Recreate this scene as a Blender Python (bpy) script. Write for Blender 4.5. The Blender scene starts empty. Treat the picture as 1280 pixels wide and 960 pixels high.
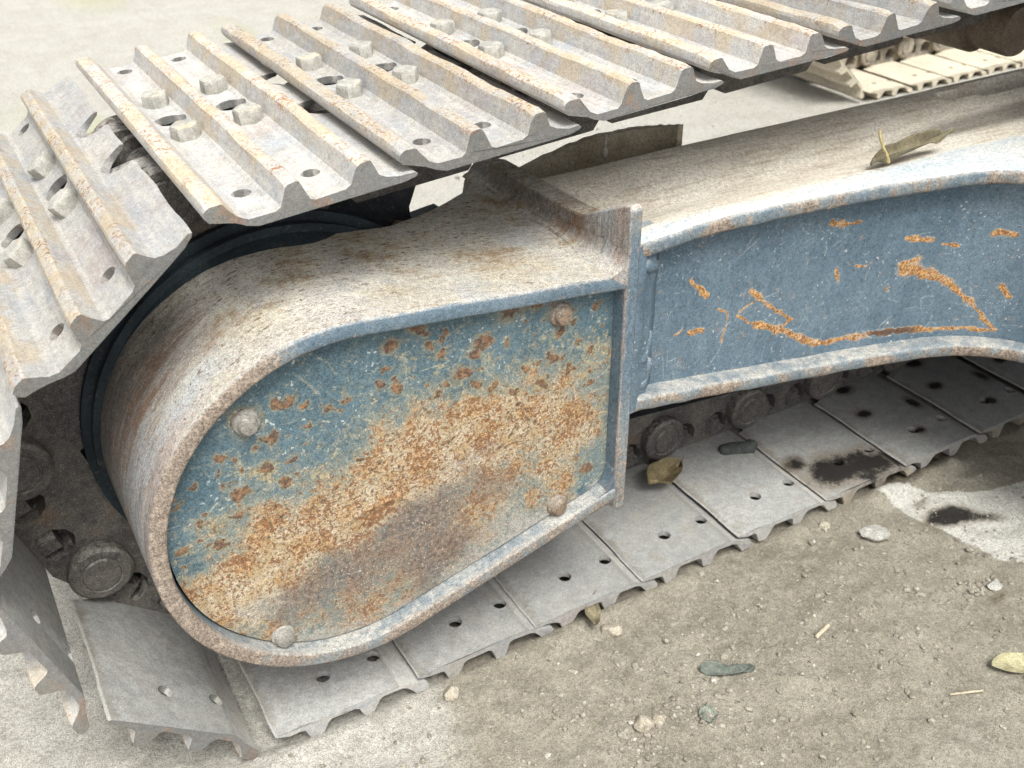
import bpy, bmesh, math, random
import numpy as np
from mathutils import Vector, Matrix
random.seed(7); RNG = np.random.default_rng(11)
SC = bpy.context.scene
COL = SC.collection
R = math.radians

# ------------------------------------------------------------------ camera
cam_d = bpy.data.cameras.new('camera'); cam = bpy.data.objects.new('camera', cam_d); COL.objects.link(cam)
CP = Vector((-.3831, -.9274, 1.1107)); yaw, pit, rol = R(29.981), R(-32.534), R(-.503)
fw = Vector((math.sin(yaw)*math.cos(pit), math.cos(yaw)*math.cos(pit), math.sin(pit)))
rt = Vector((math.cos(yaw), -math.sin(yaw), 0)); up = rt.cross(fw)
rt2 = math.cos(rol)*rt + math.sin(rol)*up; up2 = -math.sin(rol)*rt + math.cos(rol)*up
m = Matrix((rt2, up2, -fw)).transposed().to_4x4(); m.translation = CP
cam.matrix_world = m
cam_d.sensor_width = 36; cam_d.lens = 1308.65/1280*36
cam_d.clip_start = .02; cam_d.clip_end = 200
cam_d.dof.use_dof = True; cam_d.dof.focus_distance = 1.25; cam_d.dof.aperture_fstop = 9
SC.camera = cam
# ------------------------------------------------------------------ sky, sun, exposure
SUN_EL, SUN_AZ = R(60), R(-172)          # azimuth measured from +Y towards +X: light comes from the front, a little left
w = bpy.data.worlds.new('World'); SC.world = w; w.use_nodes = True
nt = w.node_tree; nt.nodes.clear()
sky = nt.nodes.new('ShaderNodeTexSky'); sky.sky_type = 'NISHITA'; sky.sun_disc = False
sky.sun_elevation = SUN_EL; sky.sun_rotation = SUN_AZ; sky.air_density = 1.0; sky.dust_density = 4.0; sky.ozone_density = .6
bg = nt.nodes.new('ShaderNodeBackground'); bg.inputs['Strength'].default_value = .12
hs = nt.nodes.new('ShaderNodeHueSaturation'); hs.inputs['Saturation'].default_value = .15      # thin cloud: a nearly white sky
wo = nt.nodes.new('ShaderNodeOutputWorld'); nt.links.new(sky.outputs[0], hs.inputs['Color']); nt.links.new(hs.outputs[0], bg.inputs[0]); nt.links.new(bg.outputs[0], wo.inputs[0])
sd = bpy.data.lights.new('sun', 'SUN'); sd.energy = 1.5; sd.angle = R(26); sd.color = (.985, 1, .945)
sun = bpy.data.objects.new('sun', sd); COL.objects.link(sun)
sdir = Vector((math.sin(SUN_AZ)*math.cos(SUN_EL), math.cos(SUN_AZ)*math.cos(SUN_EL), math.sin(SUN_EL)))
sun.rotation_euler = (-sdir).to_track_quat('-Z', 'Y').to_euler(); sun.location = sdir*6
SC.view_settings.view_transform = 'Standard'; SC.view_settings.look = 'None'; SC.view_settings.gamma = 1
SC.view_settings.exposure = 1.2; SC.view_settings.use_curve_mapping = False

SC.render.engine = 'CYCLES'; SC.cycles.max_bounces = 5; SC.cycles.diffuse_bounces = 3; SC.cycles.glossy_bounces = 2; SC.cycles.transmission_bounces = 1
SC.cycles.caustics_reflective = False; SC.cycles.caustics_refractive = False

# ------------------------------------------------------------------ noise on arrays
_perm = RNG.permutation(4096); _val = RNG.random(4096)
def vnoise(P):
    P = np.asarray(P, float); I = np.floor(P).astype(int); F = P-I; F = F*F*(3-2*F)
    def h(i, j, k): return _val[(_perm[(_perm[(_perm[i & 4095]+j) & 4095]+k) & 4095])]
    x, y, z = I[..., 0], I[..., 1], I[..., 2]; fx, fy, fz = F[..., 0], F[..., 1], F[..., 2]
    def L(a, b, t): return a+(b-a)*t
    return L(L(L(h(x, y, z), h(x+1, y, z), fx), L(h(x, y+1, z), h(x+1, y+1, z), fx), fy),
             L(L(h(x, y, z+1), h(x+1, y, z+1), fx), L(h(x, y+1, z+1), h(x+1, y+1, z+1), fx), fy), fz)
def fbm(P, s, o=4, g=.5):
    P = np.asarray(P, float)*s; a = 1; t = 0; r = 0
    for k in range(o):
        r = r+a*vnoise(P+17.3*k); t += a; a *= g; P = P*2.03
    return r/t
def sm(a, b, x):
    t = np.clip((x-a)/(b-a), 0, 1); return t*t*(3-2*t)
def segdist(P, pts):
    d = np.full(len(P), 9.)
    for a, b in zip(pts[:-1], pts[1:]):
        a = np.array(a); b = np.array(b); e = b-a; t = np.clip(((P-a)@e)/max(e@e, 1e-12), 0, 1)
        d = np.minimum(d, np.linalg.norm(P-(a+t[:, None]*e), axis=1))
    return d

# ------------------------------------------------------------------ object helpers
def tag(o, label=None, cat=None, group=None, kind=None):
    for k, v in (('label', label), ('category', cat), ('group', group), ('kind', kind)):
        if v: o[k] = v
    return o
def empty(name, loc=(0, 0, 0)):
    o = bpy.data.objects.new(name, None); COL.objects.link(o); o.location = loc; o.empty_display_size = .05
    return o
def smooth(me, ang=35):
    me.polygons.foreach_set('use_smooth', [True]*len(me.polygons)); me.set_sharp_from_angle(angle=R(ang)); me.update()
def mesh(name, V, F, mat=None, ang=35):
    me = bpy.data.meshes.new(name); me.from_pydata([tuple(map(float, v)) for v in V], [], [tuple(int(i) for i in f) for f in F])
    me.validate(); smooth(me, ang)
    if mat: me.materials.append(mat)
    return me
def obj(name, me, parent=None, loc=None):
    o = bpy.data.objects.new(name, me); COL.objects.link(o)
    if parent: o.parent = parent
    if loc: o.location = loc
    return o
def fix_normals(me):
    bm = bmesh.new(); bm.from_mesh(me); bmesh.ops.recalc_face_normals(bm, faces=bm.faces); bm.to_mesh(me); bm.free()
def prism(poly, y0, y1, ny=1, axes='xz'):
    """polygon in two axes extruded along the third, capped"""
    n = len(poly); V = []; F = []
    for k in range(ny+1):
        y = y0+(y1-y0)*k/ny
        for a, b in poly: V.append((a, y, b) if axes == 'xz' else (y, a, b) if axes == 'yz' else (a, b, y))
    for k in range(ny):
        for i in range(n):
            j = (i+1) % n; F.append((k*n+i, k*n+j, (k+1)*n+j, (k+1)*n+i))
    F.append(tuple(range(n))); F.append(tuple(range(ny*n+n-1, ny*n-1, -1)))
    return V, F
def lathe(prof, n=40, axis='y', c=(0, 0, 0)):
    """prof: list of (radius, along); closed caps where radius 0"""
    V = []; F = []
    for r, a in prof:
        for k in range(n):
            t = 2*math.pi*k/n; x, z = r*math.cos(t), r*math.sin(t)
            V.append((c[0]+x, c[1]+a, c[2]+z) if axis == 'y' else (c[0]+x, c[1]+z, c[2]+a))
    for i in range(len(prof)-1):
        for k in range(n):
            j = (k+1) % n; F.append((i*n+k, i*n+j, (i+1)*n+j, (i+1)*n+k))
    F.append(tuple(range(n))); F.append(tuple(range(len(prof)*n-1, (len(prof)-1)*n-1, -1)))
    return V, F
def join(*parts):
    V = []; F = []
    for v, f in parts:
        b = len(V); V += list(v); F += [tuple(i+b for i in q) for q in f]
    return V, F
def mk(name, VF, mat, parent=None, ang=35):
    me = mesh(name, VF[0], VF[1], mat, ang); fix_normals(me); smooth(me, ang)
    return obj(name, me, parent)
def boolean(me, cutters, mat, ang=35):
    """cut each (V,F) from mesh, return new mesh"""
    o = bpy.data.objects.new('tmp', me); COL.objects.link(o); cs = []
    for V, F in cutters:
        cm = mesh('tmpc', V, F); fix_normals(cm); c = bpy.data.objects.new('tmpc', cm); COL.objects.link(c); cs.append(c)
        md = o.modifiers.new('b', 'BOOLEAN'); md.operation = 'DIFFERENCE'; md.solver = 'EXACT'; md.object = c
    dg = bpy.context.evaluated_depsgraph_get(); dg.update()
    res = bpy.data.meshes.new_from_object(o.evaluated_get(dg))
    for c in cs: bpy.data.objects.remove(c)
    bpy.data.objects.remove(o); res.materials.clear(); res.materials.append(mat); smooth(res, ang)
    return res
def attr(me, name, vals):
    vals = np.asarray(vals, np.float32); k = len(me.vertices)-len(vals)
    if k > 0: vals = np.r_[vals, vals[-k:]]
    a = me.attributes.new(name, 'FLOAT', 'POINT'); a.data.foreach_set('value', np.ascontiguousarray(vals, dtype=np.float32))
def catmull(P, n=12):
    P = [np.array(q, float) for q in P]; out = []
    for i in range(len(P)-1):
        p0, p1, p2, p3 = P[max(i-1, 0)], P[i], P[i+1], P[min(i+2, len(P)-1)]
        for k in range(n):
            t = k/n; out.append(.5*((2*p1)+(-p0+p2)*t+(2*p0-5*p1+4*p2-p3)*t*t+(-p0+3*p1-3*p2+p3)*t**3))
    out.append(P[-1]); return np.array(out)

# ------------------------------------------------------------------ material helper
class NT:
    def __init__(s, name):
        s.m = bpy.data.materials.new(name); s.m.use_nodes = True; s.t = s.m.node_tree; s.n = s.t.nodes; s.n.clear()
        s.out = s.n.new('ShaderNodeOutputMaterial'); s.b = s.n.new('ShaderNodeBsdfPrincipled')
        s.t.links.new(s.b.outputs[0], s.out.inputs[0]); s.b.inputs['Specular IOR Level'].default_value = .3
    def ln(s, a, b): s.t.links.new(a, b)
    def put(s, v, sock):
        if isinstance(v, (int, float)): sock.default_value = v
        elif isinstance(v, (tuple, list)): sock.default_value = tuple(v)+((1,) if len(sock.default_value) == 4 and len(v) == 3 else ())
        else: s.ln(v, sock)
    def coord(s, kind='Object', rnd=False, scale=None):
        c = s.n.new('ShaderNodeTexCoord').outputs[kind]
        if rnd:
            oi = s.n.new('ShaderNodeObjectInfo'); v = s.n.new('ShaderNodeVectorMath'); v.operation = 'MULTIPLY_ADD'
            cx = s.n.new('ShaderNodeCombineXYZ')
            for i in range(3): s.ln(oi.outputs['Random'], cx.inputs[i])
            v.inputs[1].default_value = (37, 53, 29); s.ln(cx.outputs[0], v.inputs[0]); s.ln(c, v.inputs[2]); c = v.outputs[0]
        if scale: c = s.vm('MULTIPLY', c, scale)
        return c
    def vm(s, op, a, b):
        v = s.n.new('ShaderNodeVectorMath'); v.operation = op; s.put(a, v.inputs[0]); s.put(b, v.inputs[1]); return v.outputs[0]
    def noise(s, c, sc, det=4, ro=.55, dist=0):
        n = s.n.new('ShaderNodeTexNoise'); s.ln(c, n.inputs['Vector']); n.inputs['Scale'].default_value = sc
        n.inputs['Detail'].default_value = det; n.inputs['Roughness'].default_value = ro; n.inputs['Distortion'].default_value = dist
        return n.outputs[0]
    def voro(s, c, sc, feat='F1'):
        n = s.n.new('ShaderNodeTexVoronoi'); n.feature = feat; s.ln(c, n.inputs['Vector']); n.inputs['Scale'].default_value = sc
        return n.outputs['Distance']
    def ma(s, op, a, b=0., c=None, clamp=False):
        n = s.n.new('ShaderNodeMath'); n.operation = op; n.use_clamp = clamp; s.put(a, n.inputs[0]); s.put(b, n.inputs[1])
        if c is not None: s.put(c, n.inputs[2])
        return n.outputs[0]
    def st(s, x, a, b, lo=0., hi=1.):
        n = s.n.new('ShaderNodeMapRange'); n.interpolation_type = 'SMOOTHSTEP'; s.put(x, n.inputs[0])
        s.put(a, n.inputs[1]); s.put(b, n.inputs[2]); s.put(lo, n.inputs[3]); s.put(hi, n.inputs[4]); return n.outputs[0]
    def mix(s, f, a, b, mode='MIX'):
        n = s.n.new('ShaderNodeMix'); n.data_type = 'RGBA'; n.blend_type = mode; s.put(f, n.inputs[0]); s.put(a, n.inputs[6]); s.put(b, n.inputs[7]); return n.outputs[2]
    def at(s, name):
        n = s.n.new('ShaderNodeAttribute'); n.attribute_name = name; return n.outputs['Fac']
    def uv(s, name='sy'):
        n = s.n.new('ShaderNodeUVMap'); n.uv_map = name; return n.outputs[0]
    def xyz(s, c):
        n = s.n.new('ShaderNodeSeparateXYZ'); s.ln(c, n.inputs[0]); return n.outputs
    def nrm(s): return s.n.new('ShaderNodeNewGeometry').outputs['Normal']
    def edge(s, r):
        """1 on sharp edges"""
        bv = s.n.new('ShaderNodeBevel'); bv.samples = 2; bv.inputs['Radius'].default_value = r
        d = s.n.new('ShaderNodeVectorMath'); d.operation = 'DOT_PRODUCT'; s.ln(bv.outputs[0], d.inputs[0]); s.ln(s.nrm(), d.inputs[1])
        return s.ma('SUBTRACT', 1., d.outputs['Value'])
    def fin(s, col, rough=.85, bump=None, strength=.4, dist=.002, metal=0., grain=1.):
        g = s.coord(rnd=True); a = s.noise(g, 620, 2, .6); b_ = s.noise(g, 170, 3, .65)
        k = s.ma('ADD', s.ma('MULTIPLY', s.st(a, .30, .70, -.34, .34), grain), s.ma('MULTIPLY', s.st(b_, .3, .7, -.17, .17), grain)); k = s.ma('ADD', k, 1.)
        v = s.n.new('ShaderNodeVectorMath'); v.operation = 'SCALE'; s.put(col, v.inputs[0]) if not isinstance(col, tuple) else None; s.ln(k, v.inputs['Scale']); col = v.outputs[0]
        s.put(col, s.b.inputs['Base Color']); s.put(rough, s.b.inputs['Roughness']); s.put(metal, s.b.inputs['Metallic'])
        if bump is not None:
            b = s.n.new('ShaderNodeBump'); b.inputs['Strength'].default_value = strength; b.inputs['Distance'].default_value = dist
            s.ln(bump, b.inputs['Height']); s.ln(b.outputs[0], s.b.inputs['Normal'])
        return s.m

def m_shoe(name, oil=(), enddark=.8, crestk=1.):
    s = NT(name); o = s.coord(); c = s.coord(rnd=True); z = s.xyz(o)[2]
    n1 = s.noise(c, 14, 4, .6); n2 = s.noise(c, 60, 5, .65); n3 = s.noise(c, 420, 3, .7); n4 = s.noise(s.vm('MULTIPLY', c, (1, .12, 1)), 130, 4, .6)
    col = s.mix(s.st(n1, .35, .65), (.455, .435, .40), (.385, .39, .398))
    col = s.mix(s.st(s.noise(c, 7, 4, .6), .50, .66, 0, .7), col, (.415, .36, .33))
    col = s.mix(s.st(s.noise(c, 11, 4, .6), .55, .68, 0, .55), col, (.33, .36, .39))
    col = s.mix(s.st(n4, .42, .66, 0, .75), col, (.52, .495, .45))
    col = s.mix(s.st(n2, .52, .70, 0, .5), col, (.28, .265, .245))
    # worn, rusting grouser crests
    crest = s.ma('MULTIPLY', s.st(z, .026, .0345, 0, crestk), s.st(s.noise(c, 9, 3), .33, .55))
    col = s.mix(s.ma('MULTIPLY', crest, s.st(n2, .36, .6, .10, .75)), col, (.54, .45, .31))
    sp = s.ma('MULTIPLY', s.st(s.noise(c, 230, 3, .6), .53, .60), s.st(s.noise(c, 23, 3), .38, .58))
    col = s.mix(s.ma('MULTIPLY', sp, s.st(z, .024, .034, .18*crestk, crestk)), col, (.33, .165, .07))
    flank = s.ma('MULTIPLY', s.st(z, .010, .016), s.st(s.noise(c, 16, 3), .48, .62, 0, .6*crestk))
    col = s.mix(flank, col, (.48, .385, .26))
    # inner face: settled grey cement dust
    inner = s.st(z, .003, .0005)
    g = s.mix(s.st(n2, .3, .7), (.40, .395, .375), (.315, .315, .305)); g = s.mix(s.st(n1, .5, .7, 0, .6), g, (.42, .405, .36))
    col = s.mix(inner, col, g)
    col = s.mix(s.st(n3, .60, .72, 0, .55), col, (.16, .15, .14))
    col = s.mix(s.st(s.noise(c, 300, 2), .64, .72, 0, .5), col, (.62, .60, .55))
    dirt = s.ma('MULTIPLY', s.st(s.noise(c, 26, 6, .7), .50, .66), s.st(n2, .35, .6)); col = s.mix(s.ma('MULTIPLY', dirt, .5), col, (.33, .29, .24))
    rough = .88
    if oil:
        acc = None
        for (cu, cv, ru, rv) in oil:
            d = s.vm('MULTIPLY', s.vm('SUBTRACT', o, (cu, cv, 0)), (1/ru, 1/rv, 0)); ln_ = s.n.new('ShaderNodeVectorMath'); ln_.operation = 'LENGTH'; s.ln(d, ln_.inputs[0])
            q = s.st(s.ma('ADD', ln_.outputs['Value'], s.ma('ADD', s.ma('MULTIPLY', s.ma('SUBTRACT', s.noise(c, 40, 6, .7), .5), 2.0), s.ma('MULTIPLY', s.ma('SUBTRACT', n3, .5), .8))), 1.05, .55)
            q2 = s.st(s.ma('ADD', ln_.outputs['Value'], s.ma('ADD', s.ma('MULTIPLY', s.ma('SUBTRACT', n2, .5), 1.2), s.ma('MULTIPLY', s.ma('SUBTRACT', n3, .5), 1.0))), 1.7, .8)
            ac2 = q2 if acc is None else s.ma('MAXIMUM', ac2, q2); acc = q if acc is None else s.ma('MAXIMUM', acc, q)
        col = s.mix(s.ma('MULTIPLY', ac2, .7), col, (.15, .115, .075)); col = s.mix(s.ma('MULTIPLY', acc, .97), col, (.012, .010, .009)); rough = .85
    # soil packed along the overlaps
    u_ = s.xyz(o)[0]; lap = s.ma('MAXIMUM', s.st(s.ma('ADD', u_, s.ma('MULTIPLY', s.ma('SUBTRACT', n2, .5), .03)), .205, .222), s.st(s.ma('ADD', u_, s.ma('MULTIPLY', s.ma('SUBTRACT', n2, .5), .03)), .060, .040))
    col = s.mix(s.ma('MULTIPLY', s.ma('MULTIPLY', lap, inner), .6), col, (.20, .17, .125))
    # cut end faces carry less dust
    ny = s.ma('ABSOLUTE', s.xyz(s.nrm())[1]); col = s.mix(s.st(ny, .7, .95, 0, enddark), col, s.mix(s.st(s.noise(c, 30, 4, .6), .55, .66, 0, .8), s.mix(n2, (.070, .070, .068), (.145, .142, .135)), (.17, .10, .062)))
    oi = s.n.new('ShaderNodeObjectInfo'); v_ = s.n.new('ShaderNodeVectorMath'); v_.operation = 'SCALE'; s.ln(col, v_.inputs[0]); s.ln(s.st(oi.outputs['Random'], 0., 1., .76, .98), v_.inputs['Scale']); col = v_.outputs[0]
    h = s.ma('ADD', s.ma('MULTIPLY', n2, .6), s.ma('MULTIPLY', n3, .35))
    return s.fin(col, rough, h, .7, .0026, grain=.55)

def m_link(name):
    s = NT(name); c = s.coord(rnd=True); n1 = s.noise(c, 18, 4, .6); n2 = s.noise(c, 130, 4, .65); n3 = s.noise(c, 500, 2)
    col = s.mix(s.st(n1, .4, .65), (.062, .057, .056), (.110, .098, .086))
    col = s.mix(s.st(s.noise(c, 9, 3), .58, .70, 0, .5), col, (.14, .078, .042))
    up_ = s.st(s.xyz(s.nrm())[2], .1, .9, .12, .75)
    col = s.mix(s.ma('MULTIPLY', up_, s.st(n2, .30, .60)), col, (.33, .31, .275))
    col = s.mix(s.st(n3, .62, .7, 0, .5), col, (.35, .33, .30))
    return s.fin(col, .8, s.ma('ADD', n2, s.ma('MULTIPLY', n3, .4)), .5, .002)

def m_bolt(name):
    s = NT(name); c = s.coord(rnd=True); n1 = s.noise(c, 60, 4, .6); n2 = s.noise(c, 300, 3, .7)
    col = s.mix(s.st(n1, .4, .6), (.38, .365, .325), (.29, .28, .25)); z = s.xyz(s.coord())[2]
    col = s.mix(s.ma('MULTIPLY', s.st(z, .0145, .0165, 0, .8), s.st(s.noise(c, 45, 3), .52, .66)), col, (.46, .36, .25))
    col = s.mix(s.st(n2, .57, .68, 0, .45), col, (.19, .175, .155))
    return s.fin(col, .9, s.ma('ADD', n1, n2), .35, .0015, grain=.5)

def scratches(s, c, col, tone, amt, spec):
    """fine straight scrapes in a few directions, each broken up"""
    for k, (rx, sc, th) in enumerate(spec):
        mp = s.n.new('ShaderNodeMapping'); mp.inputs['Rotation'].default_value = (0, rx, 0); mp.inputs['Scale'].default_value = (1, 1, 34)
        mp.inputs['Location'].default_value = (k*3.1, k, k*7.7); s.ln(c, mp.inputs[0])
        q = s.ma('MULTIPLY', s.st(s.noise(mp.outputs[0], sc, 2, .5, .35), th+.015, th+.05), s.st(s.noise(c, 24+k*9, 4, .65), .55, .66))
        col = s.mix(s.ma('MULTIPLY', q, amt), col, tone)
    return col
def m_paint(name, dust=.6, rusty=((.46, .27, .11), (.20, .085, .035)), film=(.33, .31, .26), chip=1.):
    """steel-blue machine paint, chipped, dust on what faces up, rust on edges"""
    s = NT(name); c = s.coord(); n1 = s.noise(c, 9, 5, .6); n2 = s.noise(c, 70, 5, .65); n3 = s.noise(c, 330, 3, .65)
    col = s.mix(s.st(n1, .35, .65), (.088, .128, .162), (.118, .163, .198))
    col = s.mix(s.st(s.noise(s.vm('MULTIPLY', c, (1, 1, .3)), 36, 5, .65), .46, .74, 0, .5), col, (.155, .205, .245))
    col = s.mix(s.st(n2, .5, .75, 0, .35), col, (.062, .100, .140))
    chips = s.ma('MULTIPLY', s.st(s.noise(c, 190, 2, .5), .665, .70), s.st(s.noise(c, 19, 3), .45, .60)); col = s.mix(s.ma('MULTIPLY', chips, .85*chip), col, (.46, .48, .47))
    big = s.ma('MULTIPLY', s.st(s.noise(c, 62, 3, .6, .6), .70, .735), s.st(s.noise(c, 8, 2), .46, .6)); col = s.mix(s.ma('MULTIPLY', big, .8*chip), col, (.42, .45, .44))
    col = scratches(s, c, col, (.36, .41, .43), .4*chip, ((.75, 6, .65), (-.95, 8, .66), (1.35, 7, .66), (2.0, 6, .66)))
    # rust
    e = s.st(s.ma('ADD', s.edge(.006), s.ma('MULTIPLY', s.ma('SUBTRACT', n2, .5), .6)), .03, .20)
    e = s.ma('MULTIPLY', e, s.st(s.noise(c, 17, 4, .65), .38, .54))
    rc = s.mix(s.st(n3, .4, .6), (.30, .185, .115), (.17, .095, .062)); rc = s.mix(s.st(n2, .48, .62, 0, .7), rc, (.40, .33, .275))
    col = s.mix(s.ma('MULTIPLY', e, .9), col, rc)
    r = s.at('rust'); nn = s.ma('ADD', s.ma('MULTIPLY', s.ma('SUBTRACT', n3, .5), .6), s.ma('MULTIPLY', s.ma('SUBTRACT', n2, .5), .5))
    rm = s.st(s.ma('ADD', r, nn), .42, .60)
    r2 = s.mix(s.st(s.noise(c, 300, 3, .7), .42, .58), rusty[0], rusty[1]); r2 = s.mix(s.st(n2, .5, .68, 0, .6), r2, (.42, .35, .28)); r2 = s.mix(s.at('dark'), r2, (.07, .045, .035))
    col = s.mix(s.st(s.ma('ADD', r, s.ma('MULTIPLY', nn, .8)), .16, .5, 0, .5), col, film); col = s.mix(rm, col, r2); col = s.mix(s.ma('MULTIPLY', s.at('scr'), s.st(n3, .35, .55)), col, (.40, .43, .43))
    # dust
    u = s.st(s.xyz(s.nrm())[2], .25, .95)
    d = s.ma('MULTIPLY', u, s.st(s.ma('ADD', n1, s.ma('MULTIPLY', s.ma('SUBTRACT', n2, .5), .9)), .3, .7, .35*dust, 1.25*dust), clamp=True)
    col = s.mix(d, col, s.mix(n2, (.285, .285, .275), (.385, .365, .325)))
    h = s.ma('ADD', s.ma('MULTIPLY', rm, .8), s.ma('ADD', s.ma('MULTIPLY', n3, .25), s.ma('MULTIPLY', n2, .35)))
    return s.fin(col, s.mix(s.ma('MAXIMUM', rm, d), (.5, .5, .5), (.9, .9, .9)), h, .4, .0015)

def m_band(name):
    """the dusty, rubbed outside of the guard: streaks run with the bend"""
    s = NT(name); c = s.coord(); uv = s.uv(); st_ = s.noise(s.vm('MULTIPLY', uv, (8, 120, 1)), 1., 6, .65); st2 = s.noise(s.vm('MULTIPLY', uv, (26, 460, 1)), 1., 4, .7)
    n1 = s.noise(c, 8, 5, .6); n2 = s.noise(c, 55, 5, .7); n3 = s.noise(c, 380, 3, .7); nz = s.xyz(s.nrm())[2]; u = s.xyz(uv)[1]
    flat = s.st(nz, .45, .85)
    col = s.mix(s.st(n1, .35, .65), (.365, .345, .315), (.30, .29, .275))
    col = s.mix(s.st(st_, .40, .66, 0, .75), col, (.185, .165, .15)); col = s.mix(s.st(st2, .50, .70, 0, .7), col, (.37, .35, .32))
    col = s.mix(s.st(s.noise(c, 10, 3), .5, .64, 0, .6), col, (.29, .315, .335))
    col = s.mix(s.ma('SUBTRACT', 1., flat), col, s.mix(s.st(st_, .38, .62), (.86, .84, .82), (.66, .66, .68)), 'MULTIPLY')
    # settled pale dust on the flat top, yellower in places
    dst = s.ma('MULTIPLY', flat, s.st(s.ma('ADD', n1, s.ma('MULTIPLY', s.ma('SUBTRACT', n2, .5), .8)), .28, .62, .25, .95))
    col = s.mix(dst, col, s.mix(s.st(s.noise(c, 15, 4), .4, .62), (.47, .440, .385), (.43, .39, .295)))
    # near edge rubbed pale and pinkish
    col = s.mix(s.ma('MULTIPLY', s.st(u, .07, .01), s.st(s.ma('ADD', n1, s.ma('MULTIPLY', s.ma('SUBTRACT', st2, .5), .7)), .35, .65, 0, .7)), col, (.365, .335, .315))
    pk = s.ma('MULTIPLY', s.st(u, .050, .018), s.ma('MULTIPLY', s.st(u, .002, .012), s.st(flat, .9, .3))); col = s.mix(s.ma('MULTIPLY', pk, s.st(s.ma('ADD', n1, s.ma('MULTIPLY', s.ma('SUBTRACT', st2, .5), .6)), .38, .6, 0, .6)), col, (.37, .255, .21))
    br = s.ma('MULTIPLY', s.st(s.ma('ADD', s.noise(c, 15, 6, .7), s.ma('MULTIPLY', s.ma('SUBTRACT', st_, .5), .35)), .50, .62), s.st(u, .025, .11))
    col = s.mix(s.ma('MULTIPLY', br, s.st(n2, .38, .60, .1, .9)), col, s.mix(n2, (.19, .13, .085), (.26, .175, .105)))
    # far side of the bend darker and browner, rubbed blue-grey nearer the rim
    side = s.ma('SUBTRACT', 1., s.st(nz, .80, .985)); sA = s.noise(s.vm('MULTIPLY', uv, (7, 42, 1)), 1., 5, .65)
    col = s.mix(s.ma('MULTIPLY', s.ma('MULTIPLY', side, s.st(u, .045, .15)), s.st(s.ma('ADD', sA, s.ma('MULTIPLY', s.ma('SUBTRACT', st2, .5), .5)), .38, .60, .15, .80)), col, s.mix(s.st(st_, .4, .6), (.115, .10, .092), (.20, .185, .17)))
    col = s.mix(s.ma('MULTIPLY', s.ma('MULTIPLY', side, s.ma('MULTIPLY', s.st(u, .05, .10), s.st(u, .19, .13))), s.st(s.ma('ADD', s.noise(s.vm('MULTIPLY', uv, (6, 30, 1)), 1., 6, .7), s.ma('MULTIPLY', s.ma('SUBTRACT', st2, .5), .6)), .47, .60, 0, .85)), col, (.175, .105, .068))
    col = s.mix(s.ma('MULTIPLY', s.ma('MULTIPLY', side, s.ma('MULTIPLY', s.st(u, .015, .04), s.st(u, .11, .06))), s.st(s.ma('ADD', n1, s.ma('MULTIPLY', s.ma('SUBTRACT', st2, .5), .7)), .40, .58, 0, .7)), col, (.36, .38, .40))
    sp = s.ma('MULTIPLY', s.st(s.noise(s.vm('MULTIPLY', c, (.6, 1.2, 1)), 150, 5, .7), .565, .62), s.st(s.ma('ADD', n1, s.ma('MULTIPLY', u, .8)), .42, .60))
    col = s.mix(s.ma('MULTIPLY', sp, .85), col, (.125, .075, .045)); col = s.mix(s.ma('MULTIPLY', s.st(s.noise(c, 230, 3), .62, .69), .65), col, (.36, .21, .11))
    col = s.mix(s.st(n3, .60, .69, 0, .5), col, (.13, .11, .095)); col = s.mix(s.st(s.noise(c, 300, 2), .645, .72, 0, .5), col, (.56, .53, .47))
    h = s.ma('ADD', s.ma('MULTIPLY', n2, .6), s.ma('ADD', s.ma('MULTIPLY', n3, .35), s.ma('MULTIPLY', st2, .35)))
    return s.fin(col, .9, h, .6, .0022)

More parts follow.
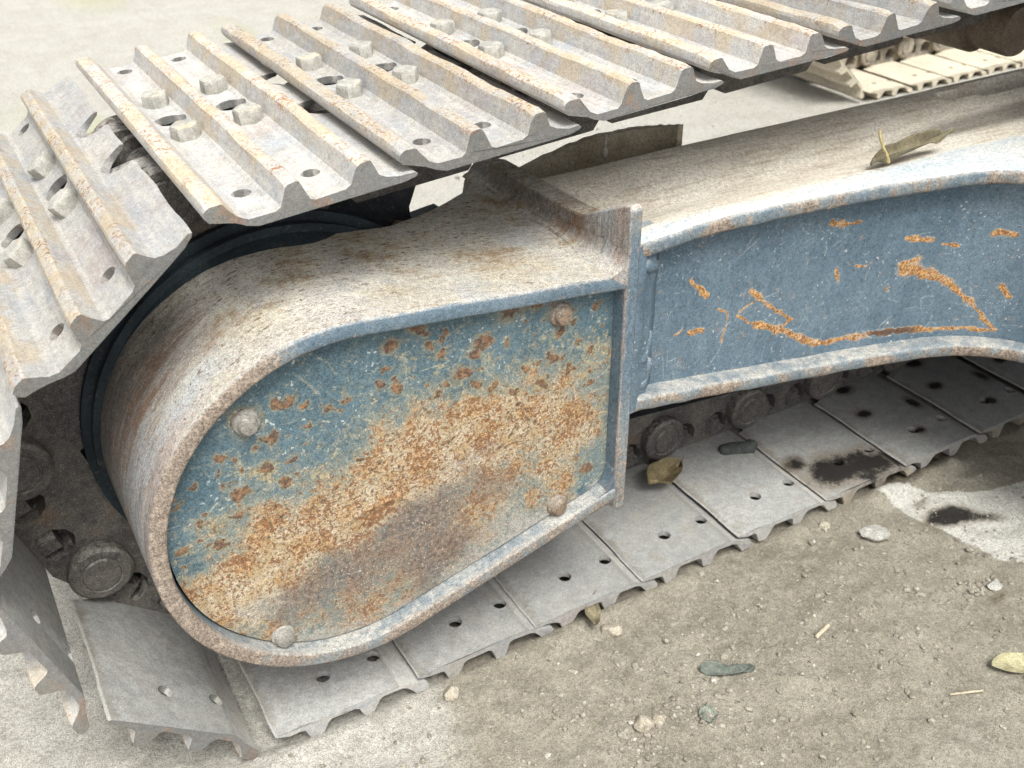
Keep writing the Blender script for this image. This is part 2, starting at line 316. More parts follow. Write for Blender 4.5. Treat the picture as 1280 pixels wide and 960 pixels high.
def m_cover(name):
    s = NT(name); c = s.coord(); n1 = s.noise(c, 10, 5, .62); n2 = s.noise(c, 62, 5, .68); n3 = s.noise(c, 360, 3, .7); n4 = s.noise(c, 150, 4, .65); n5 = s.noise(c, 24, 5, .65)
    dev = lambda n, k: s.ma('MULTIPLY', s.ma('SUBTRACT', n, .5), k)
    r = s.at('rust'); dk = s.at('dark'); gr = s.at('grey'); sp = s.at('spot')
    col = s.mix(s.st(n1, .35, .65), (.060, .100, .122), (.090, .138, .162)); col = s.mix(s.st(n2, .48, .72, 0, .45), col, (.105, .145, .155))
    chips = s.ma('MULTIPLY', s.st(s.noise(c, 170, 2, .5), .645, .68), s.st(s.noise(c, 20, 3), .43, .58)); col = s.mix(s.ma('MULTIPLY', chips, .8), col, (.42, .45, .42))
    col = scratches(s, c, col, (.38, .37, .28), .55, ((.7, 6, .64), (-.8, 8, .65), (1.3, 7, .65), (.2, 7, .66)))
    rr = s.ma('ADD', s.ma('ADD', r, s.ma('ADD', dev(n2, .55), s.ma('ADD', dev(n4, .85), dev(n3, .7)))), s.ma('ADD', dev(n1, .5), dev(n5, .55)))
    # failing paint: olive film with creeping pale threads
    col = s.mix(s.st(rr, .02, .40, 0, .8), col, s.mix(s.st(n5, .4, .6), (.165, .185, .165), (.245, .235, .175)))
    thr = s.ma('ABSOLUTE', s.ma('SUBTRACT', s.noise(c, 21, 5, .6, .8), .5)); thread = s.ma('MULTIPLY', s.st(thr, .016, .004), s.ma('MULTIPLY', s.st(rr, .0, .3), s.st(n5, .44, .56)))
    col = s.mix(s.ma('MULTIPLY', thread, .75), col, (.40, .315, .16))
    col = s.mix(s.ma('MULTIPLY', s.at('scr'), s.st(n3, .35, .55)), col, (.44, .40, .28))
    # tan scale, orange bloom
    sc = s.mix(s.st(n2, .36, .62), (.33, .235, .128), (.43, .355, .255)); sc = s.mix(s.st(n5, .52, .68, 0, .7), sc, (.42, .375, .305))
    col = s.mix(s.st(rr, .38, .88, 0, .95), col, sc)
    ora = s.ma('MULTIPLY', s.st(rr, .34, .72), s.st(s.ma('ADD', n5, dev(n4, .35)), .46, .62)); col = s.mix(s.ma('MULTIPLY', ora, .7), col, (.345, .185, .068))
    # dense rust pits of two sizes
    p1 = s.ma('MULTIPLY', s.st(s.ma('ADD', s.noise(c, 250, 4, .65), s.ma('ADD', dev(n2, .35), dev(n5, .35))), .53, .59), s.st(rr, .42, .85))
    p2 = s.ma('MULTIPLY', s.st(s.ma('ADD', s.noise(c, 120, 4, .65), dev(n5, .35)), .565, .615), s.st(rr, .20, .55))
    pit = s.ma('MAXIMUM', p1, p2); col = s.mix(s.ma('MULTIPLY', pit, .85), col, s.mix(s.st(n3, .4, .6), (.215, .092, .034), (.115, .054, .029)))
    # dark purple-brown scale
    dd = s.st(s.ma('ADD', dk, s.ma('ADD', s.ma('ADD', dev(n4, 1.3), dev(n3, .8)), dev(n5, .7))), .15, .95)
    col = s.mix(s.ma('MULTIPLY', dd, .8), col, s.mix(s.st(n4, .38, .62), (.098, .074, .066), (.185, .145, .12)))
    # grey dust
    gg = s.st(s.ma('ADD', gr, s.ma('ADD', s.ma('ADD', dev(n2, .8), dev(n3, .7)), dev(n4, .9))), .20, .95)
    col = s.mix(s.ma('MULTIPLY', gg, .75), col, s.mix(s.st(n5, .4, .6), (.345, .32, .28), (.275, .285, .295)))
    fl = s.ma('MULTIPLY', s.st(n3, .60, .68), s.st(rr, .3, .6)); col = s.mix(s.ma('MULTIPLY', fl, .7), col, (.58, .52, .42))
    # isolated blisters
    sm_ = s.st(s.ma('ADD', sp, s.ma('ADD', dev(n4, 1.), dev(n2, .8))), .48, .66)
    col = s.mix(s.st(s.ma('ADD', sp, dev(n4, .6)), .03, .45, 0, .55), col, (.235, .20, .125)); col = s.mix(s.ma('MULTIPLY', sm_, s.st(n3, .3, .55, .5, .92)), col, s.mix(s.st(n4, .42, .58), (.23, .115, .052), (.085, .048, .036)))
    h = s.ma('ADD', s.ma('MULTIPLY', pit, -.5), s.ma('ADD', s.ma('MULTIPLY', n3, .35), s.ma('ADD', s.ma('MULTIPLY', n2, .35), s.ma('MULTIPLY', sm_, .5))))
    return s.fin(col, .82, h, .6, .0018)

def m_soilskin(name):
    """beam top caked with dry mud, wind-streaked lengthwise"""
    s = NT(name); c = s.coord(); n1 = s.noise(c, 7, 4, .6); st_ = s.noise(s.vm('MULTIPLY', c, (.16, 1, 1)), 90, 5, .65); n2 = s.noise(c, 60, 4, .65); n3 = s.noise(c, 350, 3, .7)
    col = s.mix(s.st(n1, .35, .65), (.60, .54, .45), (.64, .595, .515))
    col = s.mix(s.st(st_, .48, .70, 0, .75), col, (.385, .305, .225)); col = s.mix(s.st(st_, .42, .28, 0, .6), col, (.64, .59, .50))
    col = s.mix(s.st(n3, .60, .68, 0, .7), col, (.15, .10, .07))
    col = s.mix(s.st(s.at('grime'), .2, .9, 0, .8), col, s.mix(n2, (.10, .09, .08), (.22, .19, .15)))
    p = s.st(s.ma('ADD', s.at('pale'), s.ma('MULTIPLY', s.ma('SUBTRACT', n2, .5), .5)), .3, .7)
    col = s.mix(p, col, s.mix(s.st(n1, .4, .6), (.56, .55, .52), (.44, .49, .52)))
    return s.fin(col, .92, s.ma('ADD', s.ma('MULTIPLY', st_, .6), s.ma('MULTIPLY', n3, .3)), .5, .0025)

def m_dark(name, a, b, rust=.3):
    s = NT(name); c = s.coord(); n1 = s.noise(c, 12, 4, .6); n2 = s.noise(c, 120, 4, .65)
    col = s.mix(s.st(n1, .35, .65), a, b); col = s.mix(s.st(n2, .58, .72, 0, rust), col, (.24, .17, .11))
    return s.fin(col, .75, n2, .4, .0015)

def m_plain(name, a, b, sc=60, rough=.85, bump=.4, stretch=(1, 1, 1)):
    s = NT(name); c = s.coord(rnd=True, scale=stretch); n1 = s.noise(c, sc, 4, .6)
    return s.fin(s.mix(s.st(n1, .3, .7), a, b), rough, n1, bump, .002)

def m_ground(name):
    s = NT(name); c = s.coord(); n0 = s.noise(c, 1.6, 4, .55); n1 = s.noise(c, 9, 6, .65); n2 = s.noise(c, 60, 6, .7); n3 = s.noise(c, 420, 3, .7)
    soil = s.mix(s.st(n1, .3, .7), (.285, .258, .205), (.205, .182, .142)); soil = s.mix(s.st(n2, .48, .70, 0, .7), soil, (.315, .288, .236)); soil = s.mix(s.st(n2, .46, .30, 0, .55), soil, (.158, .138, .106))
    dry = s.mix(s.st(n1, .3, .7), (.40, .382, .34), (.345, .326, .285)); dry = s.mix(s.st(n2, .50, .70, 0, .6), dry, (.43, .41, .365)); dry = s.mix(s.st(n2, .45, .28, 0, .6), dry, (.225, .205, .165))
    f = s.st(s.ma('ADD', s.at('dry'), s.ma('MULTIPLY', s.ma('SUBTRACT', n1, .5), .7)), .25, .75)  # mask also carries the open light painted into the far ground
    col = s.mix(f, soil, dry)
    col = s.mix(s.st(s.at('green'), .3, .9, 0, .5), col, (.33, .33, .19))
    p = s.st(s.ma('ADD', s.at('pale'), s.ma('MULTIPLY', s.ma('SUBTRACT', n2, .5), .5)), .40, .58)
    col = s.mix(s.ma('MULTIPLY', p, .92), col, s.mix(n1, (.46, .445, .40), (.55, .53, .48)))
    grit = s.st(s.noise(c, 210, 3, .6), .60, .68, 0, .5); col = s.mix(grit, col, (.42, .385, .32))
    col = s.mix(s.st(n3, .58, .69, 0, .6), col, (.11, .092, .07))
    o = s.st(s.ma('ADD', s.at('oil'), s.ma('MULTIPLY', s.ma('SUBTRACT', n2, .5), 1.1)), .30, .80)
    col = s.mix(s.st(s.at('oil'), .05, .5, 0, .6), col, (.15, .12, .075)); col = s.mix(s.ma('MULTIPLY', o, .96), col, (.012, .010, .009))
    h = s.ma('ADD', s.ma('MULTIPLY', n2, .7), s.ma('ADD', s.ma('MULTIPLY', n3, .4), s.ma('MULTIPLY', grit, .3)))
    return s.fin(col, s.mix(o, (.95, .95, .95), (.8, .8, .8)), h, .8, .006)

M = dict(shoe=m_shoe('dusty_shoe_steel'), link=m_link('dark_link_steel'), bolt=m_bolt('dusty_bolt_steel'),
         paint=m_paint('worn_blue_paint'), band=m_band('rubbed_guard_steel'), cover=m_cover('rusted_cover_paint'),
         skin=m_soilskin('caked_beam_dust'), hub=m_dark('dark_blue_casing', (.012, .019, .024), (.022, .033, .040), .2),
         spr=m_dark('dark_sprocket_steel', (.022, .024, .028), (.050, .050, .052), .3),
         rimpaint=m_paint('rubbed_rim_paint', .95, ((.275, .225, .18), (.155, .12, .096)), (.28, .275, .25), .5), oily=m_shoe('oil_stained_shoe_steel', ((.150, .050, .060, .042), (.095, .038, .060, .042), (.20, .10, .022, .02), (.055, .03, .035, .030)), .15), gshoe=m_shoe('ground_shoe_steel', (), .15, .15), smudge=m_shoe('smudged_shoe_steel', ((.17, .15, .016, .012), (.12, .06, .012, .010), (.06, .13, .012, .02), (.14, .23, .02, .014)), .15),
         brown=m_dark('brown_bracket_steel', (.145, .115, .085), (.235, .19, .14), .7), ground=m_ground('dry_soil'))

# ================================================================== the setting: ground
GZ = -.033
def axis(lo, hi, step, far):
    a = list(np.arange(lo, hi+1e-9, step)); g = step
    while a[-1] < far: g *= 1.25; a.append(a[-1]+g)
    g = step
    while a[0] > -far: g *= 1.25; a.insert(0, a[0]-g)
    return np.array(a)
gx = axis(-.75, 1.75, .008, 45); gy = axis(-.62, 1.3, .008, 45)
GX, GY = np.meshgrid(gx, gy); P2 = np.c_[GX.ravel(), GY.ravel()]; P3 = np.c_[P2, np.zeros(len(P2))]
def ground_h(P3):
    x, y = P3[:, 0], P3[:, 1]
    h = (fbm(P3, 5, 3)-.5)*.016+(fbm(P3, 28, 4, .6)-.5)*.013+np.maximum(fbm(P3+5, 62, 3, .6)-.55, 0)*.022
    h += .013*np.exp(-(((x+.27)/.10)**2+((y+.015)/.05)**2))+.008*np.exp(-(((x+.42)/.12)**2+((y+.02)/.10)**2))
    h += sm(-.05, -.008, y)*sm(.012, .0, y)*sm(-.25, -.1, x)*sm(1.6, 1.3, x)*np.maximum(fbm(P3+9, 16, 3)-.38, 0)*.045
    under = sm(-.02, .03, y)*sm(.66, .60, y)*sm(-.25, -.15, x)*sm(1.9, 1.8, x)   # pressed flat under the track
    return GZ+h*(1-.6*under)-.004*under
gz = ground_h(P3)
nx, ny = len(gx), len(gy); idx = np.arange(nx*ny).reshape(ny, nx)
GF = np.stack([idx[:-1, :-1], idx[:-1, 1:], idx[1:, 1:], idx[1:, :-1]], -1).reshape(-1, 4)
gm = mesh('ground', np.c_[P2, gz], GF.tolist(), M['ground'], 180)
wob = (fbm(P3, 6, 4)-.5)
x, y = P2[:, 0], P2[:, 1]
soil = sm(-.12, .12, x+.25*wob-.15*(y+.2))*sm(.62, .30, y+.4*wob)*sm(2.6, 1.8, x)
soil *= 1-.55*sm(-.28, -.52, y+.3*wob)
soil = np.maximum(soil, .8*sm(.0, .1, x)*sm(.9, .7, y)*sm(-.1, .0, y))
attr(gm, 'dry', 1-soil)  # dry dust, plus a lighter far ground standing in for open-sky light
pal = [(.857, .012), (.916, .003), (.958, -.048), (1.047, -.093), (1.2, -.13), (1.25, -.35), (1.02, -.30), (.944, -.253), (.919, -.228), (.908, -.158), (.88, -.065)]
def inside(P, poly):
    r = np.zeros(len(P), bool); n = len(poly)
    for i in range(n):
        (x1, y1), (x2, y2) = poly[i], poly[(i+1) % n]
        c = ((y1 > P[:, 1]) != (y2 > P[:, 1])) & (P[:, 0] < (x2-x1)*(P[:, 1]-y1)/((y2-y1) if y2 != y1 else 1e-9)+x1); r ^= c
    return r
near = (np.abs(x-1) < .5) & (np.abs(y+.12) < .4); pm = np.zeros(len(P2)); Q = P2[near]+.03*np.c_[wob[near], -wob[near]]*2
dpm = segdist(Q, pal+[pal[0]]); ins = inside(Q, pal); pm[near] = np.clip(.5+np.where(ins, dpm, -dpm)/.03, 0, 1)
attr(gm, 'pale', pm)
def ell(cx, cy, rx, ry, a=0):
    u = (x-cx)*math.cos(a)+(y-cy)*math.sin(a); v = -(x-cx)*math.sin(a)+(y-cy)*math.cos(a)
    return np.exp(-((u/rx)**2+(v/ry)**2)**1.3)
oil = 1.2*ell(.938, -.112, .046, .024, -.25)+.62*ell(.99, -.15, .030, .014, -.5)+.55*ell(.925, -.062, .02, .008)+.55*ell(.843, -.283, .022, .011)+.7*ell(1.0, .02, .12, .03)
attr(gm, 'oil', np.clip(oil, 0, 1))
attr(gm, 'green', sm(.52, .72, fbm(P3*np.array([1, .5, 1]), 2.2, 3))*sm(1.6, 2.6, y))
tag(obj('ground', gm), kind='structure')
def gh(px, py): return float(ground_h(np.array([[px, py, 0.]]))[0])

# ================================================================== crawler track prototypes
YC = .322; PW = .5972
prof = [(.0025, .023), (.006, .0175), (.016, .0142), (.030, .0098), (.040, .0042), (.052, 0), (.165, 0), (.187, 0), (.206, .0002), (.2190, .0012), (.222, .0035), (.2190, .0060),
        (.203, .0076), (.1885, .0105), (.1815, .0145), (.1772, .026), (.175, .0335), (.172, .0353), (.1625, .0353), (.1595, .0335), (.1562, .025), (.151, .0128), (.145, .0095),
        (.112, .0092), (.1065, .0122), (.1018, .025), (.0995, .0335), (.0965, .0353), (.0875, .0353), (.0845, .0335), (.0818, .025), (.0765, .0125), (.071, .0092),
        (.043, .0100), (.0345, .0145), (.0255, .026), (.0228, .0335), (.020, .0353), (.009, .0353), (.005, .0335), (.003, .029)]
def cyl(cx, cy, r, z0, z1, n=24, sx=1., sy=1.):
    V = []; F = []
    for z in (z0, z1):
        for k in range(n):
            t = 2*math.pi*k/n; V.append((cx+sx*r*math.cos(t), cy+sy*r*math.sin(t), z))
    for k in range(n): F.append((k, (k+1) % n, n+(k+1) % n, n+k))
    return V, F+[tuple(range(n)), tuple(range(2*n-1, n-1, -1))]
HOLES = [(.057, .066), (.1315, .066), (.057, .566), (.1315, .566)]
BOLTS = [(.057, .262), (.1315, .262), (.057, .398), (.1315, .398)]
def make_shoe(seed):
    V, F = prism(prof, 0, PW, 40); V = np.array(V)
    n = fbm(V+seed*9.1, 45, 3)-.5; n2 = fbm(V+seed*5.7+3, 11, 2)-.5
    crest = sm(.026, .034, V[:, 2])
    V[:, 2] += crest*(n*.0045+n2*.004-.0008); V[:, 0] += crest*n2*.003
    lip = sm(.21, .222, V[:, 0]); V[:, 0] += lip*(n*.005+n2*.003); V[:, 2] += lip*n2*.002
    e = sm(.012, 0, V[:, 1])-sm(PW-.012, PW, V[:, 1]); V[:, 1] += e*(fbm(V*np.array([1, 0, 1])+seed, 60, 3)-.35)*.007
    e1 = (V[:, 1] < .004) | (V[:, 1] > PW-.004); V[:, 2] -= e1*crest*.0022                # crest ends worn round
    me = mesh('track_shoe', V, F); fix_normals(me)
    cut = [cyl(u, y, .0102, -.02, .03) for u, y in HOLES]+[cyl(.0565, .33, .0185, -.02, .03, 28), cyl(.131, .33, .0185, -.02, .03, 28)]
    cut += [cyl(.222, YC+s*.068, .029, -.02, .03, 30, 1.25, 1.) for s in (-1, 1)]
    return boolean(me, cut, M['shoe'], 24)
SHOES = [make_shoe(k) for k in range(4)]
# worn hexagon bolt head
def make_bolt(seed, r=.0172, h=.0165):
    prof_ = [(1.0, -.001), (1.0, h*.4), (1.0, h*.80), (.93, h*.96), (.80, h)]
    V = []; F = []; n = 24
    for rr, z in prof_:
        for k in range(n):
            t = 2*math.pi*k/n; s_ = (t+math.pi/6) % (math.pi/3)-math.pi/6; hexr = r*math.cos(math.pi/6)/math.cos(s_)
            q = .04+.5*max(0, (z/h-.6)); rad = rr*(hexr*(1-q)+r*.9*q); V.append((rad*math.cos(t), rad*math.sin(t), z))
    for i in range(len(prof_)-1):
        for k in range(n): F.append((i*n+k, i*n+(k+1) % n, (i+1)*n+(k+1) % n, (i+1)*n+k))
    F.append(tuple(range((len(prof_)-1)*n, len(prof_)*n)))
    V = np.array(V); V += (np.c_[fbm(V+seed, 90, 2), fbm(V+seed+5, 90, 2), fbm(V+seed+9, 90, 2)]-.5)*.0018
    return mesh('bolt', V, F, M['bolt'], 24)
BM = [make_bolt(3.3*k) for k in range(4)]
# link: near-side plate with two nut windows, pin boss on one end, bushing eye on the other
def arc(cx, cz, r, a0, a1, n):
    return [(cx+r*math.cos(R(a0+(a1-a0)*k/n)), cz+r*math.sin(R(a0+(a1-a0)*k/n))) for k in range(n+1)]
def make_link(side):
    o = arc(.085, 0, .043, -62, 62, 10)+[(.080, .0495), (-.078, .0495)]+arc(-.085, 0, .043, 118, 242, 10)+[(-.080, -.068), (.080, -.068)]
    ya, yb = -.016, .016
    me = mesh('track_link', *prism(o, ya, yb)); fix_normals(me)
    D = lambda cx: [(cx-.023, .036), (cx-.024, .016), (cx-.014, .002), (cx, -.003), (cx+.014, .002), (cx+.024, .016), (cx+.023, .036), (cx+.016, .041), (cx-.016, .041)]
    me = boolean(me, [prism(D(.036), -.03, .03), prism(D(-.036), -.03, .03)] if side < 0 else [], M['link'], 35)
    bm = bmesh.new(); bm.from_mesh(me)
    for V, F in (lathe([(.036, -.010), (.041, -.030), (.0405, -.036), (.036, -.040), (.0275, -.0405), (.0262, -.0385), (.0245, -.0385), (.0235, -.0405), (.0228, -.042), (.001, -.0425)], 36, 'y', (.095, 0, 0)),
                 lathe([(.042, -.010), (.042, .030), (.028, .033), (.001, .033)], 30, 'y', (-.095, 0, 0))):
        vs = [bm.verts.new(v) for v in V]
        for f in F: bm.faces.new([vs[i] for i in f])
    bmesh.ops.recalc_face_normals(bm, faces=bm.faces)
    if side > 0:
        for v in bm.verts: v.co.y = -v.co.y
        bmesh.ops.reverse_faces(bm, faces=bm.faces)
    bm.to_mesh(me); bm.free(); smooth(me, 35); return me
LINK = {-1: make_link(-1), 1: make_link(1)}
BUSH = mesh('bushing', *lathe([(.001, -.07), (.0285, -.07), (.0285, .07), (.001, .07)], 24), M['link'])
NUT = mesh('nut', *prism([(.0165*math.cos(R(60*k)), .0165*math.sin(R(60*k))) for k in range(6)], -.013, .013), M['link'])

POSE = [(.811, .770, 3.0), (1.008, .782, 2.6), (1.204, .792, 2.0), (1.40, .799, 1)]
TOP = [(-.178, .694, 5.12), (.0239, .7112, 4.02), (.2206, .7291, 4.2), (.4146, .7465, 2.6), (.6148, .7555, 3.4)]+POSE
WRAP = [(-.361, .5645, 38.6), (-.437, .362, 72.7), (-.385, .148, 106.3), (-.213, .004, 139.2), (.018, .001, 179.2)]
BOT = [(.19*k+.222+RNG.normal()*.0008, RNG.normal()*.0008, 180+RNG.normal()*.25) for k in range(0, 9)]

def place(o, x, y, z, deg, dx=0, dy=0):
    o.location = (x+dx, y+dy, z); o.rotation_euler = (0, -R(deg), 0)
def track(root, poses, dx, dy, mat=None, bolts=True, nuts=True, far_links=True):
    for i, (x, z, d) in enumerate(poses):
        s = obj('track_shoe', SHOES[(i*3+1) % 4], root); place(s, x, 0, z, d, dx, dy)
        if mat:
            s.material_slots[0].link = 'OBJECT'; s.material_slots[0].material = mat
        if bolts:
            for k, (u, y) in enumerate(BOLTS):
                b = obj('bolt', BM[(i+k) % 4], s, (u, y, .0092)); b.rotation_euler = (0, 0, random.uniform(0, 1.05))
        t = R(d); lx = x+.114*math.cos(t)+.050*math.sin(t); lz = z+.114*math.sin(t)-.050*math.cos(t)
        for sd_ in ((-1, 1) if far_links else (-1,)):
            l = obj('track_link', LINK[sd_], root); place(l, lx, YC+sd_*.068, lz, d, dx, dy)
            if mat:
                l.material_slots[0].link = 'OBJECT'; l.material_slots[0].material = MFL
            if nuts and sd_ < 0:
                for cx in (.036, -.036):
                    n_ = obj('nut', NUT, l, (cx, -.002, .030)); n_.rotation_euler = (R(90), 0, 0)
            if sd_ < 0 and far_links:
                obj('bushing', BUSH, l, (-.095, .068, 0))
tr = empty('crawler_track', (0, .3, GZ)); tr.location = (0, 0, 0)
tag(tr, 'grey dusty crawler track with triple-ridged shoes wrapping round the blue rusted drive guard', 'crawler track')
track(tr, TOP+WRAP+BOT, 0, 0)
for o in tr.children:                                   # oil and smears on the shoes under the beam
    if o.name.startswith('track_shoe') and abs(o.rotation_euler.y+R(180)) < .03:
        mt = M['oily'] if abs(o.location.x-.982) < .02 else M['smudge'] if o.location.x > 1.1 else M['gshoe']
        if mt: o.material_slots[0].link = 'OBJECT'; o.material_slots[0].material = mt

# ================================================================== track frame with drive guard
fr = empty('track_frame')
tag(fr, 'blue painted excavator track frame with rusted oval drive cover inside the track', 'track frame')
CX, CZ, CR = -.068, .353, .234; Y0 = -.03; YB = .2
def outline(off, n_arc=90, n_l=34, xr=.300):
    r = CR-off; at_, ab = 84.1, -74.8
    tp = (CX+r*math.cos(R(at_)), CZ+r*math.sin(R(at_))); bp = (CX+r*math.cos(R(ab)), CZ+r*math.sin(R(ab)))
    st_, sb = -math.tan(R(90-at_)), math.tan(R(90+ab))
    pts = [(xr-(xr-tp[0])*k/n_l, tp[1]+st_*(xr-tp[0])*(1-k/n_l)) for k in range(n_l)]
    pts += arc(CX, CZ, r, at_, 360+ab, n_arc)
    pts += [(bp[0]+(xr-bp[0])*k/n_l, bp[1]+sb*(xr-bp[0])*k/n_l) for k in range(1, n_l+1)]
    return np.array(pts)
out_, inn = outline(0), outline(.0195)
S_ = np.r_[0, np.cumsum(np.linalg.norm(np.diff(out_, axis=0), axis=1))]
nrm_ = out_-inn; nrm_ /= np.linalg.norm(nrm_, axis=1)[:, None]
ys = [.2, .17, .14, .11, .08, .05, .025, .005, -.012, -.022, -.027]
sec = [('o', 0, y) for y in ys]+[('o', -.0012, -.0292), ('o', -.0035, -.03), ('i', .0035, -.03), ('i', .0012, -.0292), ('i', 0, -.0265), ('i', 0, -.015), ('i', 0, .01), ('i', 0, .2)]
V = []; UVs = []
nb = (fbm(np.c_[out_, np.zeros(len(out_))], 14, 3)-.5)*.0022
for i in range(len(out_)):
    for (k, d, yy) in sec:
        b = out_[i] if k == 'o' else inn[i]; q = b+nrm_[i]*(d+nb[i]*(1 if k == 'o' else .5)); V.append((q[0], yy+nb[i]*.4, q[1])); UVs.append((S_[i], yy+.03))
F = []; ns = len(sec); mi = []
for i in range(len(out_)-1):
    for k in range(ns-1):
        F.append((i*ns+k, (i+1)*ns+k, (i+1)*ns+k+1, i*ns+k+1)); mi.append(0 if k < len(ys)-1 else 1)
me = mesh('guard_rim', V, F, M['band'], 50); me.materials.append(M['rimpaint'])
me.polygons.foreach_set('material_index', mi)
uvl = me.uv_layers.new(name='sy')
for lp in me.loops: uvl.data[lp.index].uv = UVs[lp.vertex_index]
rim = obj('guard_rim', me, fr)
attr(me, 'rust', np.array([.0]*len(V)))
# rust runs round the left of the rim front and on its lower edge
va = np.array(V); ang = np.degrees(np.arctan2(va[:, 2]-CZ, va[:, 0]-CX)) % 360
fr_r = sm(95, 125, ang)*sm(255, 215, ang)*.58+sm(205, 260, ang)*sm(359, 330, ang)*.34+.20
me.attributes['rust'].data.foreach_set('value', (fr_r*(.55+.9*fbm(va, 30, 3))*(va[:, 1] < -.02)).astype(np.float32))

# cover plate: dense so that rust fields can sit on it
co = outline(.0225, 90, 34, .2925); pts = [tuple(q) for q in co]
top_r, bot_r = pts[0], pts[-1]
loop = pts+[(bot_r[0]-0, bot_r[1]+.012)]
def resample(poly, n):
    P = np.array(poly+[poly[0]]); s = np.r_[0, np.cumsum(np.linalg.norm(np.diff(P, axis=0), axis=1))]
    t = np.linspace(0, s[-1], n, endpoint=False); return np.c_[np.interp(t, s, P[:, 0]), np.interp(t, s, P[:, 1])]
# chamfer the lower right corner
ch = [q for q in pts if not (q[0] > .268 and q[1] < .3)]+[(.2700, .2260), (.2835, .2345), (.2905, .2500), (.2925, .2620)]
LP = resample(ch, 820); cc = np.array((.0, .355)); rings = np.linspace(0, 1, 190)[1:]
CV = [tuple(cc)]+[tuple(cc+(q-cc)*r) for r in rings for q in LP]; n = len(LP); CF = [(0, 1+k, 1+(k+1) % n) for k in range(n)]
for i in range(len(rings)-1):
    b = 1+i*n; CF += [(b+k, b+(k+1) % n, b+n+(k+1) % n, b+n+k) for k in range(n)]
CV = np.array(CV); P3c = np.c_[CV, np.zeros(len(CV))]
cy = -.008+(fbm(P3c, 7, 3)-.5)*.004
gd = segdist(CV, [(-.075, .315), (-.055, .322), (-.019, .326), (-.002, .321), (.014, .302)]); cy -= .0016*np.exp(-(gd/.004)**2)
cy += .003*np.exp(-(((CV[:, 0]+.02)/.06)**2+((CV[:, 1]-.28)/.035)**2))
b0 = len(CV); edge_i = list(range(b0-n, b0))
V = [(a, yy, b) for (a, b), yy in zip(CV, cy)]+[(LP[k][0], .012, LP[k][1]) for k in range(n)]
F = CF+[(edge_i[k], edge_i[(k+1) % n], b0+(k+1) % n, b0+k) for k in range(n)]
me = mesh('cover_plate', V, F, M['cover'], 60); fix_normals(me); smooth(me, 60)
X_, Z_ = CV[:, 0], CV[:, 1]; wv = fbm(P3c, 11, 4)-.5; wf = fbm(P3c, 45, 4)-.5; wm = fbm(P3c+4, 22, 4)-.5
wq = lambda k, sc, o: fbm(P3c+k, sc, o, .6)-.5
Xa = X_+.11*wq(21, 9, 4)+.05*wq(31, 34, 4); Za = Z_+.11*wq(41, 9, 4)+.05*wq(51, 34, 4); CW = np.c_[Xa, Za]
bt = np.interp(Xa, [-.3, -.258, -.186, -.075, .023, .147, .287], [.400, .405, .440, .470, .500, .505, .50])
rust = sm(-.03, .10, bt-Za)*.34+sm(.03, .13, bt-Za)*.22                             # broad film of failing paint
base_l = .127+.272*(X_+.0067); low = Za-np.maximum(.127+.272*(Xa+.0067), .127)
rust += .55*np.exp(-(segdist(CW, [(-.225, .29), (-.165, .320), (-.075, .345), (.03, .375), (.12, .385)])/.058)**2)
rust += .34*np.exp(-(segdist(CW, [(.15, .40), (.215, .36), (.225, .30)])/.040)**2)+.30*np.exp(-(segdist(CW, [(-.235, .26), (-.19, .225)])/.035)**2)
rust -= .40*np.exp(-(((Xa-.275)/.030)**2+((Za-.30)/.09)**2))+.3*np.exp(-(((Xa-.250)/.04)**2+((Za-.235)/.03)**2))
rust -= .45*np.exp(-(((Xa+.275)/.022)**2+((Za-.36)/.09)**2))
dark = .95*np.exp(-(segdist(CW, [(-.115, .215), (-.05, .243), (.005, .268), (.03, .215)])/.050)**2)+.60*np.exp(-(segdist(CW, [(.045, .300), (.10, .305), (.16, .265)])/.034)**2)+.35*np.exp(-(segdist(CW, [(.0, .185), (.09, .205)])/.03)**2)
grey = sm(.075, .0, low)*.85+.8*np.exp(-(((Xa+.165)/.055)**2+((Za-.222)/.028)**2))-.35*dark+.45*np.exp(-(segdist(CW, [(.06, .21), (.15, .235)])/.028)**2)
grey += .60*np.exp(-(((Xa-.085)/.07)**2+((Za-.345)/.026)**2))
sp = np.zeros(len(CV)); Xw, Zw = X_+.022*(fbm(P3c+7, 60, 3)-.5), Z_+.022*(fbm(P3c+13, 60, 3)-.5)
for (a, b, r) in [(-.207, .453, .010), (-.187, .440, .006), (-.206, .418, .008), (-.193, .405, .010), (.041, .517, .009), (.059, .503, .009), (.112, .507, .009), (.098, .490, .007), (.103, .500, .008), (.06, .527, .005),
                  (-.004, .532, .010), (-.139, .507, .009), (-.125, .503, .007), (-.11, .49, .006), (-.15, .462, .009), (-.17, .455, .006), (.150, .545, .020), (.18, .545, .016), (.257, .445, .009), (-.259, .351, .007), (-.225, .372, .007),
                  (.215, .485, .008), (.205, .455, .010), (.14, .49, .005), (.165, .455, .007), (.08, .465, .011), (.12, .44, .010), (-.02, .485, .005), (.258, .262, .012), (.265, .50, .005), (-.24, .385, .007), (-.20, .38, .009), (.03, .545, .010), (-.175, .492, .017), (.214, .511, .016),
                  (-.225, .345, .007), (-.245, .36, .005), (-.06, .487, .006), (-.08, .475, .008), (.0, .478, .007), (.23, .43, .009), (.19, .42, .011), (.15, .425, .008), (.05, .455, .006), (.26, .40, .008), (.24, .47, .006), (.225, .498, .007), (-.16, .425, .010), (-.13, .43, .007), (.10, .45, .006)]:
    sp = np.maximum(sp, np.exp(-((Xw-a)**2+(Zw-b)**2*1.2)/(r*r)))
